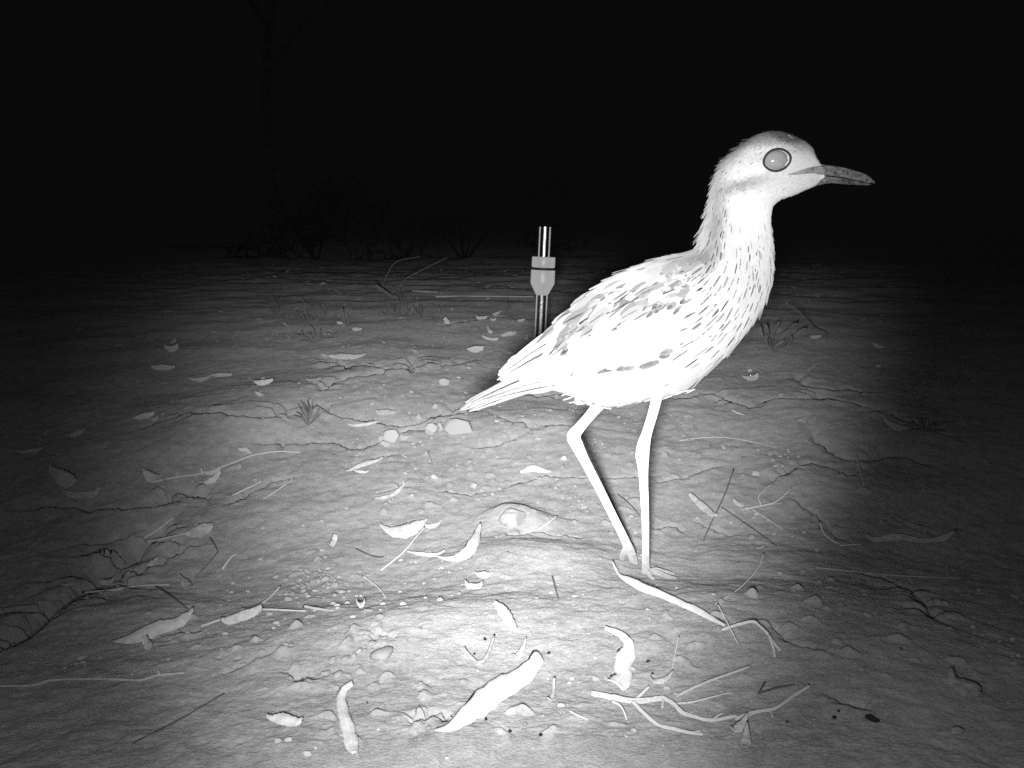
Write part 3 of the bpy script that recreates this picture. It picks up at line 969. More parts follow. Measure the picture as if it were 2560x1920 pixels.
# ------------------------------------------------------------------ clear tube with grey coupling
def build_tube():
    base = hit(1346, 905)
    y = base[1]; s = y / F_PX / math.cos(PITCH) * 1.0
    top = at_depth(1363, 567, y)
    foot = at_depth(1347, 905, y)
    ax = top - foot; Lz = np.linalg.norm(ax); ax = ax / Lz
    foot[2] = gz(foot[0], foot[1]); 
    root = empty('measuring_tube', foot, 'clear plastic tube standing upright behind the bird, with a grey coupling near its top', 'tube')
    root.rotation_euler = Vector((0, 0, 1)).rotation_difference(Vector(ax)).to_euler()
    px = Lz / (905 - 567)
    def lathe(name, prof, mat, parent, closed=False, seg=48, flute=None):
        V, Fc = [], []
        for i, (r, z) in enumerate(prof):
            for k in range(seg):
                a = 2 * math.pi * k / seg
                rr = r * (1 - 0.02 * (k % 2)) if flute and i in flute else r
                V.append((rr * math.cos(a), rr * math.sin(a), z))
        n = len(prof)
        for i in range(n if closed else n - 1):
            i2 = (i + 1) % n
            for k in range(seg):
                k2 = (k + 1) % seg
                Fc.append((i * seg + k, i * seg + k2, i2 * seg + k2, i2 * seg + k))
        if not closed:
            Fc.append(tuple(range(seg - 1, -1, -1))); Fc.append(tuple((n - 1) * seg + k for k in range(seg)))
        o = mesh_obj(name, V, Fc, mat, parent)
        bm = bmesh.new(); bm.from_mesh(o.data); bmesh.ops.recalc_face_normals(bm, faces=bm.faces); bm.to_mesh(o.data); bm.free()
        md = o.modifiers.new('edges', 'EDGE_SPLIT'); md.split_angle = math.radians(35)
        return o
    zz = lambda v: (905 - v) * px
    rt, rb = 17.2 * px, 16.2 * px
    wall = 2.6 * px
    lathe('upper_tube', [(rt, zz(640.5)), (rt, zz(567)), (rt - wall, zz(567)), (rt - wall, zz(640.5))], M_CLEAR, root, True)
    lathe('lower_tube', [(rb, -0.10), (rb, zz(735)), (rb - wall, zz(735)), (rb - wall, -0.10)], M_CLEAR, root, True)
    c = lathe('coupling_cap', [(20 * px, zz(641)), (28 * px, zz(641)), (29 * px, zz(643)), (29 * px, zz(664)), (28 * px, zz(667)), (20 * px, zz(667))][::-1], M_PVC, root)
    lathe('sealing_ring', [(25.5 * px, zz(673)), (26.5 * px, zz(672)), (26.5 * px, zz(668.2)), (25.5 * px, zz(667.4))], M_RUB, root)
    lathe('coupling_body', [(14.6 * px, zz(736)), (16 * px, zz(734)), (23 * px, zz(721)), (29.6 * px, zz(708)), (30.2 * px, zz(705)), (30 * px, zz(675.5)), (29 * px, zz(673.4))], M_PVC, root, flute=(1, 2))
    # added rods stand in for the bright reflection lines along the clear wall
    rod = lathe('glint_rod', [(3.6 * px, -0.08), (3.6 * px, zz(569)), (3.0 * px, zz(568))], M_GLINT, root)
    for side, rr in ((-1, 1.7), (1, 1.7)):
        o = lathe('glint_rod', [(rr * px, -0.08), (rr * px, zz(567.5)), (rr * 0.8 * px, zz(567))], M_GLINT2, root)
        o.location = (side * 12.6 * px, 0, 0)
    return root

def mat_glint():
    m, nt, p = new_mat('mottled_glint')
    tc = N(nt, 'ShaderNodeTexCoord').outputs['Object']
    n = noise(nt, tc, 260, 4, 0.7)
    nt.links.new(ramp(nt, n, 0.38, 0.55, 0.15, 0.85), p.inputs['Base Color'])  # mottled bright colour imitates the reflection line down the tube's middle
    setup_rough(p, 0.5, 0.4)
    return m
M_GLINT = mat_glint()
M_GLINT2 = mat_tone('white_glint', 0.72, 0.08, 200, 0.0, 0.4, 0.5)
build_tube()

# ------------------------------------------------------------------ leaves
def leaf(rows, label, mat=None, wmax=0.026, cup=0.14, lift=0.0012, ends=0.004, name='fallen_leaf', group='dead leaves strewn over the soil', cat='leaf', ragged=0.30, n=22):
    mat = mat or M_LEAF
    Q = catmull(np.array(rows, float), n)
    Q[:, 2] = np.clip(Q[:, 2], 0.8, None)
    T2 = np.gradient(Q[:, :2], axis=0); T2 /= np.linalg.norm(T2, axis=1, keepdims=True) + 1e-9
    sd = random.random() * 50
    V, UV, Fc = [], [], []
    for i in range(n):
        u, v, w = Q[i]
        q = np.array([-T2[i, 1], T2[i, 0]])
        w1 = w * (1 + ragged * perlin(i * 0.8 + sd, 0.3)); w2 = w * (1 + ragged * perlin(i * 0.8 + sd, 7.3))
        a = hit(u + q[0] * w1, v + q[1] * w1); b = hit(u - q[0] * w2, v - q[1] * w2)
        flip = np.linalg.norm(a) > np.linalg.norm(b)
        lo, hi = (b, a) if flip else (a, b)
        pu = (u + q[0] * w1, v + q[1] * w1) if flip else (u - q[0] * w2, v - q[1] * w2)
        lo = lo + np.array([0, 0, lift])
        hi = hi + np.array([0, 0, lift])
        lim = wmax * max(0.25, w / max(Q[:, 2]))
        if np.linalg.norm(hi - lo) > lim:
            d = ray(*pu); d = d / np.linalg.norm(d)
            m_ = (lo - CAM) @ d
            perp2 = ((lo - CAM) @ (lo - CAM)) - m_ * m_
            t = m_ + math.sqrt(max(0.0, lim * lim - perp2))
            hi = CAM + d * t
        t = i / (n - 1)
        if flip: lo, hi = hi, lo
        wid = np.linalg.norm(hi - lo)
        upv = np.array([0, -0.25, 0.97])
        e = ends * (abs(2 * t - 1) ** 3)
        for c in (0, 0.25, 0.5, 0.75, 1):
            k = 4 * c * (1 - c)
            V.append(lo * (1 - c) + hi * c + upv * (cup * wid * k) + np.array([0, 0, e]))
            UV.append((c, t))
    for i in range(n - 1):
        for c in range(4):
            k = i * 5 + c
            Fc.append((k, k + 1, k + 6, k + 5))
    o = mesh_obj(name, V, Fc, mat, None, True, UV)
    ctr = Vector(np.mean(V, axis=0))
    o.data.transform(Matrix.Translation(-ctr)); o.location = ctr
    md = o.modifiers.new('thickness', 'SOLIDIFY'); md.thickness = 0.0005; md.offset = 0
    tag(o, label, cat, group)
    return o

W_, D_ = M_LEAF_W, M_LEAF_D
LEAVES = [
 ([(1087,1847,1),(1130,1826,12),(1175,1785,26),(1225,1745,31),(1275,1715,27),(1320,1685,22),(1346,1659,19)], 'largest bleached leaf in the foreground, torn square at its upper end', W_, .05, .18),
 ([(1512,1586,5),(1532,1587,7),(1552,1593,9),(1568,1606,12),(1572,1622,16),(1566,1640,23),(1560,1660,22),(1555,1680,20),(1556,1702,26),(1545,1720,26),(1537,1732,25)], 'white hook-tipped leaf with a chewed edge above the branching twig', W_, .05, .10),
 ([(881,1726,7),(860,1735,10),(853,1758,13),(860,1791,15),(870,1820,17),(876,1852,18),(882,1880,15),(888,1905,6)], 'pale strap leaf with a hooked tip standing out at the bottom left of centre', W_, .04, .14),
 ([(287,1620,2),(332,1603,14),(366,1587,18),(399,1571,18),(435,1563,15),(464,1551,12),(484,1532,2)], 'broad pale leaf on the left shoulder of the mound, casting a dark rim', W_, .035, .16),
 ([(362,1606,9),(372,1618,12),(380,1634,3)], 'torn triangular flap under the broad pale leaf at left', M_LEAF, .03, .05),
 ([(1091,1403,2),(1134,1400,8),(1167,1383,14),(1188,1351,13),(1201,1318,2)], 'sickle-shaped bright leaf curving upward left of the bird\'s feet', W_, .03, .2),
 ([(950,1322,3),(985,1332,14),(1020,1327,19),(1045,1316,14),(1068,1307,3)], 'wide blunt pale leaf left of the sickle-shaped leaf', W_, .045, .1),
 ([(1062,1322,5),(1085,1316,6),(1104,1309,1)], 'narrow pale sliver touching the wide blunt leaf', W_, .02, .1),
 ([(824,1373,7),(831,1360,8),(838,1346,7)], 'small upright white chip of leaf alone on smooth soil at left', W_, .014, .05),
 ([(355,1177,1),(372,1190,13),(392,1205,14)], 'grey triangular leaf at the lower end of the long left stick', M_LEAF, .04, .06),
 ([(122,1167,1),(134,1181,14),(159,1195,22),(179,1207,19),(190,1216,4)], 'grey pointed heart-shaped leaf near the dark left edge', M_LEAF, .05, .12),
 ([(159,1240,6),(195,1241,9),(232,1239,8),(250,1228,3)], 'grey curled leaf lying below the heart-shaped leaf', M_LEAF, .025, .2),
 ([(167,1096,2),(191,1085,8),(214,1077,2)], 'small dim leaf standing tilted at the far left', M_LEAF, .02, .15),
 ([(37,1134,2),(77,1129,6),(118,1121,1)], 'thin dim leaf nearest the left edge of the picture', M_LEAF, .018, .15),
 ([(332,1051,2),(358,1043,7),(387,1039,4)], 'crumpled leaf behind the dark crack at left', M_LEAF, .02, .3),
 ([(376,1053,3),(386,1050,6),(397,1046,3)], 'small crumb of leaf just below the crumpled leaf', M_LEAF, .015, .2),
 ([(398,1040,3),(407,1037,5),(416,1034,2)], 'small crumb of leaf right of the crumpled leaf', M_LEAF_D, .015, .2),
 ([(596,1131,3),(612,1127,6),(622,1132,5),(630,1142,3)], 'bright bent leaf scrap on the long left stick', W_, .014, .3),
 ([(511,1187,5),(530,1183,7),(551,1177,6)], 'pale scrap of leaf lying against the long left stick', M_LEAF, .016, .2),
 ([(504,1213,1),(529,1203,8),(552,1186,3)], 'pale boat-shaped leaf just below the long left stick', W_, .018, .25),
 ([(557,1181,4),(582,1173,10),(602,1169,8)], 'torn grey leaf right of the boat-shaped leaf', D_, .022, .15),
 ([(462,1345,3),(490,1334,14),(515,1325,14),(533,1322,6)], 'half-buried grey leaf like a low tent in the left litter', M_LEAF, .035, .2),
 ([(366,1419,4),(380,1409,9),(394,1405,4)], 'small grey leaf at the ridge left of the smooth hollow', M_LEAF, .02, .1),
 ([(246,1460,4),(268,1458,8),(289,1452,3)], 'ragged leaf scrap on the dark left ridge above the straw', M_LEAF, .02, .15),
 ([(155,1472,2),(183,1460,5),(186,1458,1)], 'tiny leaf alone in the dark left of the ridge', M_LEAF, .014, .15),
 ([(448,1447,2),(466,1462,13),(477,1481,5)], 'grey leaf pointing up beside crossed straws at left', D_, .025, .1),
 ([(553,1565,5),(582,1555,9),(622,1541,10),(655,1532,6)], 'rolled bright leaf like a tube beside the crossing straws', W_, .016, .4),
 ([(667,1811,4),(705,1806,12),(735,1812,11),(756,1822,6)], 'domed grey leaf half sunk in soil at bottom left', M_LEAF, .03, .3),
 ([(1315,1610,1),(1301,1635,7),(1286,1657,8)], 'slim white leaf pointing up just behind the largest bleached leaf', W_, .018, .15),
 ([(1236,1520,6),(1256,1528,14),(1275,1556,12),(1291,1589,4)], 'white leaf pressed flat into the brightest soil', W_, .03, .08),
 ([(1163,1468,9),(1185,1467,9),(1206,1469,8)], 'short square-ended white leaf chip left of the bright soil', W_, .016, .1),
 ([(1188,1443,5),(1210,1438,11),(1232,1442,4)], 'rounded white flake just above the square-ended chip', W_, .018, .1),
 ([(892,1515,8),(902,1514,9),(912,1513,7)], 'small square white flake near the pebbly patch', W_, .014, .06),
 ([(1625,1711,3),(1651,1707,8),(1681,1696,3)], 'thin papery leaf at the tip of the twig\'s short upright branch', M_LEAF, .014, .15),
 ([(1826,1838,3),(1845,1823,13),(1867,1805,4)], 'folded grey leaf at the bottom right of the branching twig', M_LEAF, .028, .1),
 ([(1867,1824,2),(1865,1846,11),(1864,1865,13),(1860,1888,4)], 'grey leaf cut by the bottom of the picture, beside the folded one', M_LEAF, .028, .1),
 ([(2163,1345,2),(2186,1355,6),(2225,1346,8),(2264,1346,8),(2295,1353,6),(2330,1353,6),(2361,1349,8),(2390,1335,3)], 'long wavy strap of leaf in the dim right side', M_LEAF, .016, .25),
 ([(2233,1297,3),(2268,1310,5),(2303,1326,8),(2318,1333,8)], 'club-shaped grey leaf just above the long wavy strap', D_, .016, .25),
 ([(2209,1052,4),(2237,1067,9),(2268,1077,5)], 'grey leaf tilted on the crack next to the dark right tuft', M_LEAF, .022, .15),
 ([(1852,943,1),(1875,946,7),(1895,943,8)], 'triangular leaf right of the bird\'s breast, on far soil', M_LEAF, .028, .1),
 ([(2375,1688,6),(2385,1712,15),(2408,1721,21),(2434,1732,21),(2447,1754,6)], 'dull broken leaf alone at the lower right', D_, .04, .1),
 ([(1834,1258,4),(1850,1265,5),(1861,1270,3)], 'small pale leaf base beside the crossing thin stems', M_LEAF, .012, .2),
 ([(1724,1243,5),(1750,1262,9),(1775,1283,9),(1795,1297,4)], 'flaked pale bark strip right of the straight leg', M_LEAF, .022, .1),
 ([(820,895,4),(856,892,8),(888,893,6),(917,889,2)], 'long pale leaf lying across on the far soil, left of the tube', M_LEAF, .026, .15),
 ([(806,889,3),(815,890,4),(822,892,2)], 'tiny scrap at the left tip of the long far leaf', M_LEAF, .016, .1),
 ([(379,921,5),(408,919,9),(438,921,3)], 'oval dim leaf far out on the left', M_LEAF, .03, .12),
 ([(472,951,3),(503,949,6),(530,943,3)], 'flat dim leaf right of the oval far leaf', M_LEAF, .024, .12),
 ([(528,943,3),(555,938,5),(581,941,3)], 'crinkled leaf joined to the flat dim leaf', M_LEAF, .022, .2),
 ([(632,958,3),(657,957,8),(684,953,4)], 'pale leaf on edge in the middle of the left far soil', W_, .026, .12),
 ([(639,986,3),(648,987,5),(659,993,3)], 'small bright curl below the pale leaf on edge', M_LEAF, .016, .25),
 ([(766,953,4),(785,952,5),(803,949,3)], 'dull leaf beyond the small seedling', D_, .022, .12),
 ([(1168,877,3),(1188,873,10),(1210,874,6)], 'bright oval leaf left of the foot of the tube', W_, .028, .12),
 ([(1219,818,2),(1224,827,5),(1232,835,4)], 'bright little blade standing up left of the tube', W_, .016, .15),
 ([(1206,844,3),(1225,848,4),(1246,851,4)], 'slim bright leaf lying under the little blade', W_, .018, .15),
 ([(1252,843,3),(1270,836,5),(1290,837,4)], 'crumpled bright leaf between slim leaf and tube', M_LEAF, .02, .3),
 ([(1112,798,6),(1119,805,6),(1127,812,4)], 'short leaf tilted at the left of the far debris line', M_LEAF, .018, .1),
 ([(1191,796,5),(1205,795,5),(1218,795,4)], 'flat leaf in the middle of the far debris line', M_LEAF, .02, .1),
 ([(1231,789,3),(1242,784,5),(1253,780,3)], 'slanting leaf at the right of the far debris line', M_LEAF, .018, .15),
 ([(1226,800,3),(1240,800,4)], 'short bar-like scrap below the slanting far leaf', M_LEAF, .014, .1),
 ([(1294,805,3),(1305,801,4),(1314,800,2)], 'hooked scrap just left of the upright tube', M_LEAF, .016, .2),
 ([(1312,852,5),(1316,846,6),(1318,842,3)], 'small leaf upright near the foot of the tube', M_LEAF, .014, .1),
 ([(413,871,5),(430,874,8),(445,868,6)], 'dim rounded leaf beyond the oval far leaf', M_LEAF, .03, .2),
 ([(425,860,3),(438,852,4)], 'dim stalk-like scrap on the rounded far leaf', M_LEAF, .016, .2),
 ([(2025,845,4),(2038,843,5),(2052,844,3)], 'dim leaf beside the far right stalk', M_LEAF, .024, .15),
 ([(2182,862,4),(2195,866,5),(2210,871,3)], 'dim leaf farthest to the right in the dark', M_LEAF, .024, .15),
 ([(2190,917,3),(2196,916,4),(2202,917,2)], 'tiny bright fleck of leaf in the right dark', W_, .014, .15),
 ([(842,808,4),(850,808,5),(858,811,3)], 'small leaf among far grass sprouts, nearest the dark', M_LEAF, .02, .15),
 ([(849,822,2),(858,813,4),(866,806,2)], 'slanting grey scrap in the far grass sprouts', D_, .02, .1),
 ([(880,825,4),(892,823,5),(905,826,3)], 'leaf below the slanting scrap in the far sprouts', M_LEAF, .02, .15),
 ([(940,1035,4),(965,1032,8),(990,1037,4)], 'flat grey flake beyond the rocky crack', M_LEAF, .03, .08),
 ([(870,1068,1),(900,1064,4),(945,1060,2)], 'thin straw-like leaf along the middle crack', W_, .012, .15),
 ([(866,1186,2),(890,1170,5),(920,1160,5),(958,1153,2)], 'long narrow leaf bowed over the bright slope', W_, .016, .2),
 ([(885,1182,3),(905,1181,4),(922,1185,2)], 'small white scrap under the bowed narrow leaf', W_, .012, .2),
 ([(1300,1190,3),(1325,1175,7),(1350,1178,6),(1378,1188,2)], 'white leaf arching beside the bent leg', W_, .022, .25),
 ([(1018,1388,2),(1050,1387,5),(1085,1390,5),(1112,1386,2)], 'pale strap under the sickle-shaped leaf', W_, .012, .2),
 ([(938,1256,2),(960,1247,3),(985,1238,4),(1008,1217,4),(1008,1212,2)], 'twisted pale strip on the bright slope', M_LEAF, .010, .3),
 ([(1370,1765,5),(1378,1750,6),(1384,1730,4),(1385,1712,3)], 'faint pale strip right of the largest bleached leaf', M_LEAF, .012, .1),
 ([(1160,1640,5),(1195,1660,3),(1215,1648,4),(1236,1604,2)], 'dark-edged curled strip above the largest bleached leaf', D_, .012, .3),
]
for row in LEAVES:
    leaf(row[0], row[1], row[2], row[3], row[4])
leaf([(1531,1420,3),(1540,1432,4),(1550,1443,5),(1580,1458,11),(1610,1473,12),(1660,1492,10),(1710,1517,9),(1761,1549,8),(1812,1588,3)], 'very long narrow blade running from the bird\'s feet to the forked twig', W_, 0.020, 0.18, 0.0015, 0.006)

# ------------------------------------------------------------------ twigs, straws and stems
def twig(lines, label, mat=None, name='twig', cat='twig', group='twigs and straws on the ground', knots=0.12, sides=7):
    """lines: list of (pixel path [(u, v, lift m)], r0, r1 in metres)."""
    V, Fc = [], []
    for path, r0, r1 in lines:
        pts = []
        for q in path:
            p = hit(q[0], q[1])
            if len(q) > 2 and q[2]:
                # lifted off the ground: slide towards the lens until it is that high
                d = CAM - p; p = p + d * (q[2] / max(d[2], 1e-3))
            pts.append(p)
        n = max(10, len(path) * 5)
        P = catmull(np.array(pts), n)
        R = np.linspace(r0, r1, n) * (1 + knots * np.array([perlin(i * 0.7 + r0 * 1e4, 0.5) for i in range(n)]) * 2)
        P = P + np.array([[0, 0, 1]]) * R[:, None] * 0.7
        v, f = tube_mesh(P, R, sides)
        k = len(V); V.extend(v); Fc.extend([tuple(i + k for i in q) for q in f])
    o = mesh_obj(name, V, Fc, mat or M_TWIG)
    ctr = Vector(np.mean(V, axis=0)); o.data.transform(Matrix.Translation(-ctr)); o.location = ctr
    bm = bmesh.new(); bm.from_mesh(o.data); bmesh.ops.recalc_face_normals(bm, faces=bm.faces); bm.to_mesh(o.data); bm.free()
    tag(o, label, cat, group)
    return o

mm = 0.001
twig([([(-60,1716),(0,1717),(81,1715),(134,1702),(244,1699),(346,1702),(374,1695),(399,1689),(460,1684)], .85*mm, 0.65*mm), ([(399,1689),(396,1678,.004)], .8*mm, .5*mm)], 'long thin twig with one nub lying across the lower left')
twig([([(382,1207),(439,1195),(504,1185),(570,1163),(631,1140,.003),(692,1130,.003),(749,1132)], 1.5*mm, 1.0*mm), ([(439,1195),(446,1178,.004)], .7*mm, .4*mm), ([(506,1188),(503,1172,.006)], 1.6*mm, 1.2*mm)], 'long pale stick carrying leaf scraps on the left slope', M_STRAW)
twig([([(1482,1738),(1531,1749),(1582,1757),(1620,1755),(1658,1750),(1685,1764),(1706,1785),(1737,1795),(1781,1803),(1840,1792)], 2.1*mm, 0.9*mm),
      ([(1582,1757),(1606,1735,.002),(1622,1719,.006)], 1.1*mm, .7*mm),
      ([(1582,1757),(1610,1786),(1644,1814),(1685,1825),(1730,1835),(1756,1838)], 1.3*mm, .8*mm), ([(1730,1835),(1750,1828)], .8*mm, .5*mm),
      ([(1685,1764),(1700,1760),(1737,1755,.002),(1830,1730,.002)], .9*mm, .35*mm),
      ([(1781,1803),(1795,1790,.002),(1809,1783,.004)], .7*mm, .3*mm), ([(1658,1750),(1656,1770)], 1.0*mm, .6*mm)], 'branching pale twig in the lower right foreground')
twig([([(1840,1800),(1888,1783),(1936,1774),(1984,1742),(2022,1718,.006)], 1.2*mm, 1.0*mm), ([(1888,1783),(1870,1792)], .8*mm, .5*mm), ([(1925,1776),(1932,1795)], .6*mm, .4*mm)], 'slanting stick right of the branching twig, its tip raised')
twig([([(1692,1742),(1761,1709,.003),(1874,1668,.004)], .8*mm, .7*mm)], 'straight straw rising right above the branching twig', M_STRAW)
twig([([(1805,1577),(1847,1563,.006),(1881,1556,.010),(1898,1566,.010),(1919,1587,.006),(1933,1608,.003),(1950,1628)], 1.0*mm, 1.0*mm), ([(1922,1590,.006),(1933,1621,.004),(1937,1644)], .9*mm, .6*mm)], 'forked pale twig bent like a knee, right of the long blade')
twig([([(1834,1174,.006),(1813,1234,.004),(1782,1300,.002),(1758,1353)], .75*mm, .6*mm)], 'long dark stem slanting across the soil right of the legs', M_DTWIG)
twig([([(1805,1269),(1850,1300,.002),(1900,1335,.002),(1941,1365)], .6*mm, .5*mm)], 'dark thin stem crossing below the longer dark stem', M_DTWIG)
twig([([(1863,1274),(1937,1256,.004),(1976,1223,.010)], .9*mm, .5*mm), ([(1900,1264),(1955,1258,.003)], .5*mm, .3*mm), ([(1902,1262,.002),(1898,1240,.008),(1930,1208,.010)], .6*mm, .3*mm)], 'pale stem with side shoots near the small leaf base', M_TWIG)
twig([([(2042,1421),(2128,1429,.002),(2244,1440,.002),(2400,1446)], .9*mm, .5*mm)], 'very long thin straw across the dim right slope', M_STRAW)
twig([([(1879,1273),(1920,1300),(1955,1322)], .7*mm, .5*mm)], 'pale short straw slanting down from the stem with side shoots', M_STRAW)
twig([([(207,1483),(285,1477),(334,1467),(360,1465),(423,1463)], 1.2*mm, .7*mm)], 'wavy straw along the top of the left ridge', M_STRAW)
twig([([(390,1467,.003),(430,1493,.004),(468,1522)], .8*mm, .6*mm)], 'dark straight stem above the broad pale leaf', M_DTWIG)
twig([([(504,1567),(570,1544,.003),(635,1522,.003),(675,1494,.004),(700,1467,.008)], .9*mm, .6*mm)], 'upper of two long straws beside the rolled leaf', M_TWIG)
twig([([(640,1524,.002),(700,1526,.003),(765,1529)], .8*mm, .6*mm)], 'horizontal straw crossing near the rolled leaf', M_STRAW)
twig([([(761,1518),(790,1523,.003),(834,1528)], 1.3*mm, .5*mm)], 'short tapered straw at the right end of the horizontal one', M_STRAW)
twig([([(906,1440),(935,1461,.004),(953,1478,.004),(964,1496)], .6*mm, .4*mm)], 'fine curved grass stalk below the pebbly patch', M_STRAW)
twig([([(1380,1443,.008),(1388,1472,.004),(1396,1501)], .6*mm, .5*mm)], 'short dark stalk on the brightest soil', M_DTWIG)
twig([([(362,1346),(400,1322,.003),(435,1293)], 1.2*mm, .8*mm)], 'grey stick on the left ridge above the half-buried leaf')
twig([([(366,1356),(420,1345,.002),(476,1331)], 1.1*mm, .6*mm)], 'pale straw leading to the half-buried leaf', M_STRAW)
twig([([(582,1240),(610,1226,.003),(631,1216,.004),(655,1203)], 1.2*mm, .9*mm)], 'left of two short sticks in the left litter', M_STRAW)
twig([([(659,1248),(700,1222,.003),(736,1195)], .9*mm, .6*mm), ([(700,1222,.003),(716,1205,.006)], .6*mm, .4*mm)], 'right of two short sticks in the left litter', M_STRAW)
twig([([(557,1423),(570,1404,.002),(586,1386)], 1.1*mm, .8*mm), ([(560,1420),(578,1395),(590,1386)], .9*mm, .6*mm)], 'split bright splinter by the smooth hollow', W_)
twig([([(525,1346,.004),(536,1362,.003),(545,1380)], .8*mm, .6*mm), ([(545,1380),(520,1410),(490,1440)], .6*mm, .3*mm)], 'bent dark stem beside the split splinter', M_DTWIG)
twig([([(953,1427),(1007,1383,.003),(1035,1350,.005),(1062,1318,.006)], .9*mm, .6*mm)], 'thin stick leaning over the wide blunt leaf', M_TWIG)
twig([([(890,1372),(915,1385),(945,1394),(960,1392)], .9*mm, .5*mm)], 'dark rootlet beneath the wide blunt leaf', M_DTWIG)
twig([([(1700,1102),(1760,1095,.002),(1820,1095,.002),(1880,1105,.002),(1941,1119)], .7*mm, .5*mm)], 'long fine straw bowed across the soil right of the legs', M_STRAW)
twig([([(1831,1028),(1846,1034),(1860,1038)], 1.3*mm, .8*mm)], 'bright short splinter near the far right crack', W_)
twig([([(2100,1365),(2130,1363,.003),(2154,1361)], .9*mm, .7*mm)], 'short bright straw left of the wavy strap leaf', M_STRAW)
twig([([(1545,1236,.002),(1575,1262,.004),(1600,1290)], .5*mm, .4*mm)], 'fine dark stalk between the two legs', M_DTWIG)
twig([([(1910,1384,.012),(1895,1420,.008),(1850,1470,.004),(1790,1510)], .45*mm, .3*mm)], 'hair-thin stalk rising right of the feet', M_STRAW)
twig([([(1794,1510,.004),(1820,1560,.006),(1845,1610,.003)], .45*mm, .35*mm)], 'hair-thin stalk crossing the knee-bent twig', M_STRAW)
twig([([(1697,1592,.004),(1688,1635,.003),(1680,1675)], .5*mm, .35*mm)], 'fine upright straw right of the chewed white leaf', M_STRAW)
twig([([(1912,1708,.003),(1896,1735)], .8*mm, .6*mm)], 'stubby dark stalk at the lower right', M_DTWIG)
twig([([(1895,1735),(1940,1722,.002),(1985,1712)], .7*mm, .4*mm)], 'dark thin straw beside the slanting stick', M_DTWIG)
twig([([(1345,1325),(1370,1308,.003),(1392,1290,.004)], .6*mm, .5*mm)], 'white straw on the bright hump left of the feet', M_STRAW)
twig([([(560,1735),(440,1805,.002),(330,1860)], .5*mm, .4*mm)], 'faint dark rootlet at the bottom left', M_DTWIG)
twig([([(2140,1140,.012),(2150,1180,.006),(2160,1215)], .5*mm, .5*mm)], 'upright fine stalk in the dim right side', M_STRAW)
twig([([(2050,1305),(2060,1335,.002),(2085,1355),(2110,1365)], .9*mm, .6*mm)], 'curved rootlet on the right slope', M_TWIG)
twig([([(1070,1130,.002),(1080,1155)], .5*mm, .4*mm)], 'single dark bristle on the bright slope below the rocks', M_DTWIG)
twig([([(1425,1780),(1445,1790),(1470,1800)], .7*mm, .4*mm)], 'small straw near the bottom right of the largest leaf', M_STRAW)
twig([([(1530,1755),(1550,1765,.003),(1562,1785,.003),(1566,1800)], .8*mm, .4*mm)], 'thin curled strip beneath the branching twig', M_STRAW)
twig([([(1890,1372,.001),(1905,1368,.012),(1910,1364,.014)], .5*mm, .4*mm)], 'tiny pale stub near the hair-thin stalk', M_STRAW)

# far fallen branch left of the tube, and the stalk right of the bird
def stand(paths, y, mat, name):
    V, Fc = [], []
    for path, r0, r1 in paths:
        P = catmull(np.array([at_depth(u, v, y + (q[0] if q else 0)) for u, v, *q in path]), max(8, len(path) * 4))
        v, f = tube_mesh(P, np.linspace(r0, r1, len(P)), 5)
        k = len(V); V.extend(v); Fc.extend([tuple(i + k for i in q) for q in f])
    return mesh_obj(name, V, Fc, mat)

def finish(o, label, cat, group=None):
    V = np.array([v.co[:] for v in o.data.vertices]); ctr = Vector(V.mean(0))
    o.data.transform(Matrix.Translation(-ctr)); o.location = ctr
    return tag(o, label, cat, group)

yb = hit(992, 747)[1]
finish(stand([([(940,714),(958,726),(976,738),(994,748),(1020,752)], .006, .004), ([(956,716),(968,686),(992,654),(1049,642)], .0016, .0008), ([(992,745),(1008,703),(1049,678),(1118,644)], .0018, .0008), ([(985,742),(1020,746),(1100,748,.2)], .004, .002)], yb, M_GREEN, 'fallen_branch'), 'fallen branch with thin raised twigs in the far dark left of the tube', 'branch')
twig([([(1029,729),(1060,730),(1094,731)], .003, .002)], 'short far straw just right of the fallen branch', M_STRAW)
twig([([(1090,743),(1200,742),(1334,743)], .003, .002)], 'long far straw running level to the tube', M_STRAW)
ys = hit(2069, 856)[1]
finish(stand([([(1964,759),(1995,778),(2019,802),(2038,821),(2065,833),(2069,858)], .0011, .0014), ([(1964,759),(1972,752)], .0012, .0008)], ys, M_GREEN, 'dry_stalk'), 'thin arched dry stalk in the dark right of the bird', 'stalk')

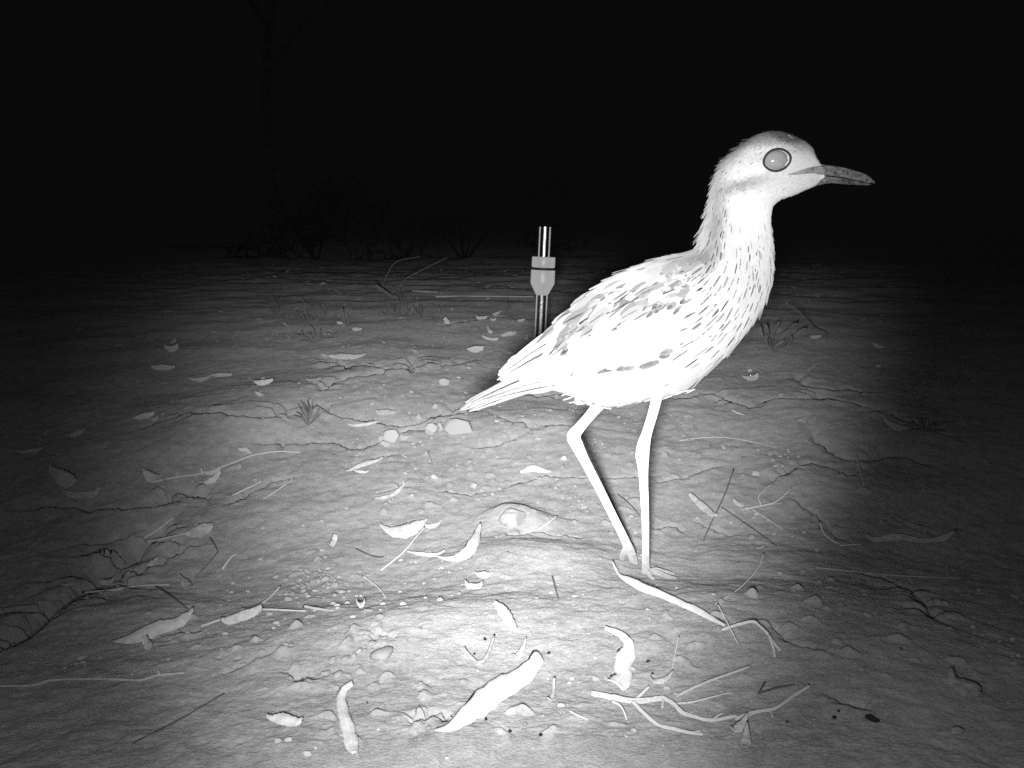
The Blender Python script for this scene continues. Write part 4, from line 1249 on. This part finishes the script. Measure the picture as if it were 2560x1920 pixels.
# ------------------------------------------------------------------ little plants
def blade_plant(root_px, tips, width, mat, name, label, cat='plant', broad=False):
    base = hit(*root_px)
    r = empty(name, base, label, cat)
    for (u, v, dy) in tips:
        tip = at_depth(u, v, base[1] + dy)
        tip[2] = max(tip[2], gz(tip[0], tip[1]) + 0.002)
        mid = base * 0.45 + tip * 0.55 + np.array([random.gauss(0, 0.08), random.gauss(0, 0.08), random.uniform(-0.02, 0.16)]) * np.linalg.norm(tip - base)
        P = catmull(np.array([base - np.array([0, 0, 0.002]), mid, tip]), 9)
        T = np.gradient(P, axis=0); V, Fc = [], []
        for i in range(9):
            t = i / 8
            w = width * (0.25 + 0.75 * math.sin(math.pi * min(1, t * 0.9 + 0.08))) if not broad else width * (0.12 if t < 0.35 else math.sin(math.pi * (t - 0.35) / 0.66) + 0.05)
            s = np.cross(T[i], np.array([0.2, -1.0, 0.5])); s /= np.linalg.norm(s) + 1e-9
            up = np.cross(s, T[i]); up /= np.linalg.norm(up) + 1e-9
            V += [P[i] + s * w, P[i] + up * w * 0.4, P[i] - s * w]
        for i in range(8):
            for c in range(2):
                a = i * 3 + c
                Fc.append((a, a + 1, a + 4, a + 3))
        o = mesh_obj('leaf', V, Fc, mat); bake_world(o, r)
        md = o.modifiers.new('thickness', 'SOLIDIFY'); md.thickness = 0.0006
    return r

blade_plant((770,1062), [(743,1012,.0),(752,1004,.02),(757,1008,-.01),(768,1002,.01),(780,1008,-.01),(797,1023,.0),(801,1035,.01),(741,1030,.0),(790,1015,.02),(735,1040,-.02),(762,1020,-.02)], .0010, M_GREEN, 'seedling', 'small pale branching seedling growing on the left crack')
blade_plant((788,858), [(740,838,.0),(755,826,.05),(775,815,.0),(800,822,.05),(825,830,.0),(835,845,-.05),(748,852,-.05),(770,835,.05),(812,840,-.04)], .0013, M_DGREEN, 'grass_tuft', 'small dark tuft on the far left soil', 'plant')
blade_plant((2310,1078), [(2275,1052,.0),(2290,1044,.03),(2300,1040,-.02),(2322,1052,.02),(2345,1056,.0),(2388,1056,.03),(2362,1080,-.03),(2262,1062,.02),(2335,1068,-.05),(2282,1075,-.04),(2316,1046,.05)], .0012, M_DGREEN, 'grass_tuft', 'dark spidery tuft beside the crack on the right')
blade_plant((1935,880), [(1900,815,.0),(1917,834,.06),(1916,810,.02),(1949,803,.0),(1976,822,.0),(1976,838,-.05),(1962,850,-.08),(1995,805,.08),(2018,818,.1)], .0042, M_GREEN, 'broadleaf_seedling', 'dim seedling with several broad leaves behind the bird\'s breast', 'plant', True)

# grass sprouts in the far debris line: nothing tells them apart
sp_tmpl = None
for k in range(46):
    u = random.choice([random.gauss(766, 25), random.gauss(874, 30), random.gauss(1023, 30), random.uniform(560, 1330), random.uniform(700, 1300)]); v = random.uniform(768, 812) if u < 1330 else 780
    b = hit(u, v)
    V, Fc = [], []
    if sp_tmpl is None or k < 6:
        for j in range(5):
            a = random.uniform(0, 2 * math.pi); Lb = random.uniform(0.02, 0.05)
            d = np.array([math.cos(a) * 0.5, math.sin(a) * 0.5, 1.0]) * Lb
            s = np.array([-math.sin(a), math.cos(a), 0]) * 0.0022
            n0 = len(V)
            for t, w in ((0, 1), (0.5, 0.9), (1, 0.1)):
                p = d * t + np.array([0, 0, -0.35 * Lb * t * t * 0.8])
                V += [p + s * w, p - s * w]
            Fc += [(n0, n0 + 1, n0 + 3, n0 + 2), (n0 + 2, n0 + 3, n0 + 5, n0 + 4)]
        me = mesh_obj('grass_sprout', V, Fc, M_GREEN)
        meshes = (sp_tmpl or []) + [me.data]; sp_tmpl = meshes; o = me
    else:
        o = bpy.data.objects.new('grass_sprout', random.choice(sp_tmpl)); C.objects.link(o)
    o.location = b; o.rotation_euler = (0, 0, random.uniform(0, 6.3)); s = random.uniform(0.6, 1.2); o.scale = (s, s, s)
    tag(o, 'tiny grass sprout in the dim line of debris on the far soil', 'grass', 'grass sprouts on the far soil')

# ------------------------------------------------------------------ stones and pebbles
def rock_mesh(name, seed, sub=2, rough=0.25, angular=0.0):
    bm = bmesh.new(); bmesh.ops.create_icosphere(bm, subdivisions=sub, radius=1.0)
    rs = random.Random(seed)
    planes = [(Vector((rs.gauss(0, 1), rs.gauss(0, 1), rs.gauss(0, 1))).normalized(), rs.uniform(0.52, 0.82)) for _ in range(int(11 * angular) if angular else 0)]
    for v in bm.verts:
        c = v.co
        k = 1 + rough * float(perlin(c.x * 1.3 + seed * 3.1, c.y * 1.3 + c.z * 1.7)) * 1.6 + rough * 0.4 * float(perlin(c.x * 4 + seed, c.y * 4 - c.z * 3.3))
        v.co = c * k
        for n, d in planes:
            e = v.co.dot(n) - d
            if e > 0: v.co -= n * e
    me = bpy.data.meshes.new(name); bm.to_mesh(me); bm.free()
    me.polygons.foreach_set('use_smooth', [not angular] * len(me.polygons))
    return me

def stone(u, v, wpx, hpx, label, seed, mat=None, deep=0.7, ang=1.0):
    p = hit(u, v + hpx * 0.45)
    s = np.linalg.norm(p - CAM) / F_PX
    me = rock_mesh('stone', seed, 3, 0.18, ang); me.materials.append(mat or M_STONE)
    o = bpy.data.objects.new('stone', me); C.objects.link(o)
    sx, sz = wpx * s / 2, hpx * s / 2
    o.scale = (sx, sx * deep, sz * 1.15)
    o.location = (p[0], p[1] + sx * deep * 0.4, p[2] + sz * 0.55)
    o.rotation_euler = (0, 0, random.uniform(-0.2, 0.2))
    return tag(o, label, 'stone', 'stones along the cracks')

stone(1150,1064,76,46,'largest white stone, wedged in the crack below the tail tip',1)
stone(1080,1072,44,30,'pale rounded stone left of the largest white stone',2)
stone(978,1087,46,38,'grey angular stone in the left part of the rocky crack',3)
stone(953,1096,18,18,'small pale stone at the left of the angular stone',4)
stone(960,1108,30,18,'low grey stone below the angular stone',14)
stone(1018,1090,50,20,'flat pale slab between angular and rounded stones',5, None, 0.9)
stone(1047,1040,18,18,'single small stone above the rocky crack',6)
stone(1088,1014,18,14,'small half-sunk stone under the tail tip',7)
stone(1347,1096,17,12,'small white stone on the thin crack left of the bent leg',8)
stone(1409,1143,20,14,'small white stone just left of the bent leg',9)
stone(1109,953,30,20,'round white stone alone on the far soil above the tail',10, None, 0.8, 0.3)
stone(1185,1213,24,16,'flat white stone on the bright slope left of the bent leg',11, None, 0.6)
stone(1102,1066,16,24,'thin upright stone squeezed beside the largest white stone',15)
stone(1085,1192,22,15,'pale half-buried stone in the middle of the bright slope',12)
stone(1030,1238,14,10,'small grey stone at the end of the twisted strip',13)
stone(1876,925,14,10,'little pale stone above the triangular far leaf',16)
stone(1890,1183,24,14,'pale clod right of the long dark stem',17)
stone(1738,1000,26,16,'round clod on the crack behind the straight leg',18, M_PEB, 0.7, 0.2)
stone(2395,1830,30,20,'dim clod at the bottom right corner',19, M_PEB, 0.7, 0.2)
stone(1285,1293,70,44,'broad white lump of crust left of the feet',20, M_STONE, 0.9, 0.15)

PEB = [rock_mesh('pebble', 40 + i, 2, 0.3, 0.6 if i % 2 else 0.0) for i in range(10)]
for m in PEB: m.materials.append(M_PEB)
PALE = [rock_mesh('pebble', 60 + i, 2, 0.3, 0.7) for i in range(5)]
for m in PALE: m.materials.append(M_STONE)

def pebble(u, v, wpx, pale=False, where='loose on the open soil of the mound', grp='loose pebbles on the mound'):
    p = hit(u, v); s = np.linalg.norm(p - CAM) / F_PX
    o = bpy.data.objects.new('pebble', random.choice(PALE if pale else PEB)); C.objects.link(o)
    r = wpx * s / 2
    o.scale = (r * random.uniform(0.9, 1.3), r * random.uniform(0.8, 1.1), r * random.uniform(0.5, 0.8))
    o.location = (p[0], p[1], p[2] + r * 0.15); o.rotation_euler = (random.uniform(-.3, .3), random.uniform(-.3, .3), random.uniform(0, 6.3))
    tag(o, 'small pebble or crumb of clay ' + where, 'pebble', grp)

# the pebbly patch at the left, the chain of clods, and single ones
for k in range(70):
    u, v = random.gauss(800, 60), random.gauss(1460, 26)
    pebble(u, v, random.uniform(7, 17), random.random() < 0.35, 'crowded in the pebbly patch right of the straws', 'pebbles of the pebbly patch')
for u, v, w in ((722,1500,18),(713,1488,16),(735,1470,14),(760,1468,14),(790,1478,14),(820,1462,18),(845,1478,12),(770,1492,16),(742,1495,14),(813,1450,22),(818,1432,16),(900,1430,14),
                (830,1655,26),(862,1649,24),(885,1640,16),(898,1630,20),(912,1626,14),(930,1610,24),(845,1690,26),(870,1692,18),(815,1685,24),(955,1640,50),(1160,1705,20),(1100,1500,16),(1130,1490,14),(1148,1486,16),(1085,1515,10),(1000,1480,12),(1060,1460,14),(1012,1460,10)):
    if v < 1520 and u < 910:
        pebble(u, v, w, random.random() < 0.2, 'crowded in the pebbly patch right of the straws', 'pebbles of the pebbly patch')
    elif v > 1600 and u < 1000:
        pebble(u, v, w, random.random() < 0.2, 'in the row of clods above the hook-tipped strap leaf', 'row of clods above the strap leaf')
    else:
        pebble(u, v, w, random.random() < 0.2)
for k in range(150):
    u = random.choice([random.gauss(1150, 160), random.uniform(560, 2150)]); v = random.choice([random.uniform(880, 1250), random.uniform(1000, 1840)])
    pebble(u, v, random.uniform(6, 13), random.random() < 0.25)
for u, v, w in ((2097,1779,10),(2085,1796,16),(1968,1806,10),(2252,1622,9),(1620,1655,13),(1631,1685,10),(1215,1800,14),(1352,1840,16),(1275,1830,14),(1372,1634,12),(1186,1636,10),(1213,1600,14),(918,1758,8),(1130,1792,8)):
    p = hit(u, v); s = np.linalg.norm(p - CAM) / F_PX
    o = bpy.data.objects.new('dropping', rock_mesh('dropping', 90 + u % 7, 2, 0.5, 0.5)); o.data.materials.append(M_DARK); C.objects.link(o)
    o.scale = (w * s * .40, w * s * .30, w * s * .28); o.location = (p[0], p[1], p[2] + w * s * .15); o.rotation_euler = (0, 0, random.uniform(0, 3))
    tag(o, 'tiny dark crumb of dung or charcoal on pale soil', 'crumb', 'dark crumbs on the soil')
p = hit(2180, 1802); s = np.linalg.norm(p - CAM) / F_PX
o = mesh_obj('dropping', *tube_mesh(np.array([p + np.array([(-10 + 7 * k) * s, (12 - 8 * k) * s, 0.0010 + 0.0006 * (k % 2)]) for k in range(4)]), [.0011, .0019, .0017, .0009], 8), M_DARK)
finish(o, 'dark oblong dropping at the lower right', 'dropping')

def grit():
    """crumbs too many to count, one mesh."""
    ico = bmesh.new(); bmesh.ops.create_icosphere(ico, subdivisions=1, radius=1.0)
    tv = np.array([v.co[:] for v in ico.verts]); tf = np.array([[v.index for v in f.verts] for f in ico.faces]); ico.free()
    n = 6500
    r = np.sqrt(RNG.random(n)) ** 0.9 * 1.25 + 0.35
    a = np.radians(RNG.uniform(-40, 40, n))
    x, y = r * np.sin(a), r * np.cos(a)
    keep = smooth(-0.05, 0.5, perlin(x * 7, y * 6, 41) + 0.6 * perlin(x * 23, y * 20, 42)) > RNG.random(n)
    x, y, r = x[keep], y[keep], r[keep]; n = len(x)
    z = ground_h(x, y)
    sz = RNG.random(n) ** 3 * 0.0022 + 0.0006
    an = RNG.uniform(0, 6.28, n)
    V = np.empty((n, len(tv), 3), np.float32)
    jit = 1 + 0.35 * (RNG.random((n, len(tv), 1)) - 0.5)
    L = tv[None] * jit * sz[:, None, None] * np.array([1.15, 0.9, 0.7])
    V[:, :, 0] = L[:, :, 0] * np.cos(an)[:, None] - L[:, :, 1] * np.sin(an)[:, None] + x[:, None]
    V[:, :, 1] = L[:, :, 0] * np.sin(an)[:, None] + L[:, :, 1] * np.cos(an)[:, None] + y[:, None]
    V[:, :, 2] = L[:, :, 2] + (z + sz * 0.2)[:, None]
    Fc = (tf[None] + (np.arange(n) * len(tv))[:, None, None]).reshape(-1, 3)
    me = bpy.data.meshes.new('soil_crumbs'); me.from_pydata(V.reshape(-1, 3), [], Fc.tolist()); me.materials.append(M_PEB); me.update()
    o = bpy.data.objects.new('soil_crumbs', me); C.objects.link(o)
    tag(o, 'fine crumbs of clay and grit scattered over the soil', 'grit', None, 'stuff')
grit()

def litter():
    """bits of leaf and chaff on the far soil, beyond counting."""
    V, Fc, UV = [], [], []
    for k in range(5200):
        r = random.uniform(1.2, 9.5); a = math.radians(random.uniform(-38, 38))
        if r < 1.9 and random.random() < 0.75: continue
        x, y = r * math.sin(a), r * math.cos(a)
        if perlin(x * 2.2, y * 1.6, 51) + random.gauss(0, 0.25) < -0.05: continue
        z = float(ground_h(np.array([x]), np.array([y]))[0]) + 0.001
        L = random.uniform(0.003, 0.012) * (1 + 0.25 * r) * 0.8; w = L * random.uniform(0.12, 0.4)
        th = random.uniform(0, 6.28); el = random.gauss(0, 0.25)
        d = np.array([math.cos(th) * math.cos(el), math.sin(th) * math.cos(el), abs(math.sin(el))])
        s = np.array([-math.sin(th), math.cos(th), random.gauss(0, 0.5)]); s /= np.linalg.norm(s)
        p = np.array([x, y, z + w * 0.5]); n0 = len(V)
        for t, ww in ((-1, 0.1), (-0.2, 1), (0.5, 0.8), (1, 0.1)):
            c = p + d * L * t + np.array([0, 0, 0.15 * L * (1 - t * t)])
            V += [c + s * w * ww, c - s * w * ww]; UV += [(0.2, t * .5 + .5), (0.8, t * .5 + .5)]
        for i in range(3):
            q = n0 + i * 2
            Fc.append((q, q + 1, q + 3, q + 2))
    o = mesh_obj('leaf_litter', V, Fc, M_LEAF_D, None, False, UV)
    tag(o, 'scattered bits of leaf and chaff on the far soil', 'litter', None, 'stuff')
litter()

# ------------------------------------------------------------------ the dark bush behind
def leaf_cloud(name, ctr, rad, n, size, mat, parent):
    V, Fc = [], []
    lobes = [(np.array([random.gauss(0, .45), random.gauss(0, .45), random.gauss(0, .4)]), random.uniform(.3, .55)) for _ in range(9)]
    for k in range(n):
        lc, lr = random.choice(lobes)
        q = np.array([random.gauss(0, 1) for _ in range(3)]); q /= np.linalg.norm(q)
        p = ctr + (lc + q * lr * random.uniform(.5, 1)) * rad
        p[2] = max(p[2], gz(p[0], p[1]) + 0.02)
        d = np.array([random.gauss(0, 1) for _ in range(3)]); d /= np.linalg.norm(d)
        s = np.cross(d, [random.gauss(0, 1), random.gauss(0, 1), random.gauss(0, 1)]); s /= np.linalg.norm(s)
        L = size * random.uniform(.6, 1.3); b = len(V)
        V += [p - d * L, p + s * L * .22, p + d * L, p - s * L * .22]
        Fc.append((b, b + 1, b + 2, b + 3))
    o = mesh_obj(name, V, Fc, mat, None, False)
    bake_world(o, parent)
    return o

def bush(u, vb, y, rad, h, n, label, name='bush'):
    p = at_depth(u, vb, y); p[2] = gz(p[0], p[1])
    r = empty(name, p, label, 'bush', None)
    leaf_cloud('foliage', p + np.array([0, 0, h * .5]), np.array([rad, rad, h * .55]), n, 0.05, M_FOL, r)
    for k in range(6):
        a = random.uniform(0, 6.28); e = p + np.array([math.cos(a) * rad * .6, math.sin(a) * rad * .6, h * random.uniform(.6, .95)])
        v, f = tube_mesh(catmull(np.array([p - [0, 0, .05], (p + e) / 2 + [0, 0, .08], e]), 7), np.linspace(.014, .004, 7), 5)
        o = mesh_obj('stem', v, f, M_FOL); bake_world(o, r)

bush(790, 640, 11.5, 1.0, 1.05, 1500, 'dim leafy bush in the dark left of the fallen branch')
bush(1160, 620, 12.5, 1.25, 0.9, 1500, 'dim leafy bush in the dark behind the upright tube')

def tree():
    p = at_depth(690, 630, 13.0); p[2] = gz(p[0], p[1]) - 0.02
    r = empty('tree', p, 'barely visible tree trunk in the black background at left', 'tree')
    P = catmull(np.array([p, p + [0.02, 0, .8], p + [-.05, .05, 1.8], p + [0.05, 0, 3.2], p + [.2, .1, 5.0]]), 24)
    v, f = tube_mesh(P, np.linspace(.12, .05, 24), 12)
    for k, (t, dx, dz) in enumerate(((14, .9, 1.0), (16, -.9, 1.1), (18, .7, 1.2), (20, -.6, 1.0))):
        b = len(v); e = P[t] + np.array([dx, random.uniform(-.5, .5), dz])
        v2, f2 = tube_mesh(catmull(np.array([P[t], (P[t] + e) / 2 + [0, 0, .12], e]), 8), np.linspace(.045, .012, 8), 7)
        v = list(v) + list(v2); f = list(f) + [tuple(i + b for i in q) for q in f2]
    o = mesh_obj('trunk', v, f, M_BARK); bake_world(o, r)
    leaf_cloud('crown', P[-1] + np.array([0, 0, .6]), np.array([1.7, 1.7, 1.4]), 3500, .07, M_FOL, r)
tree()
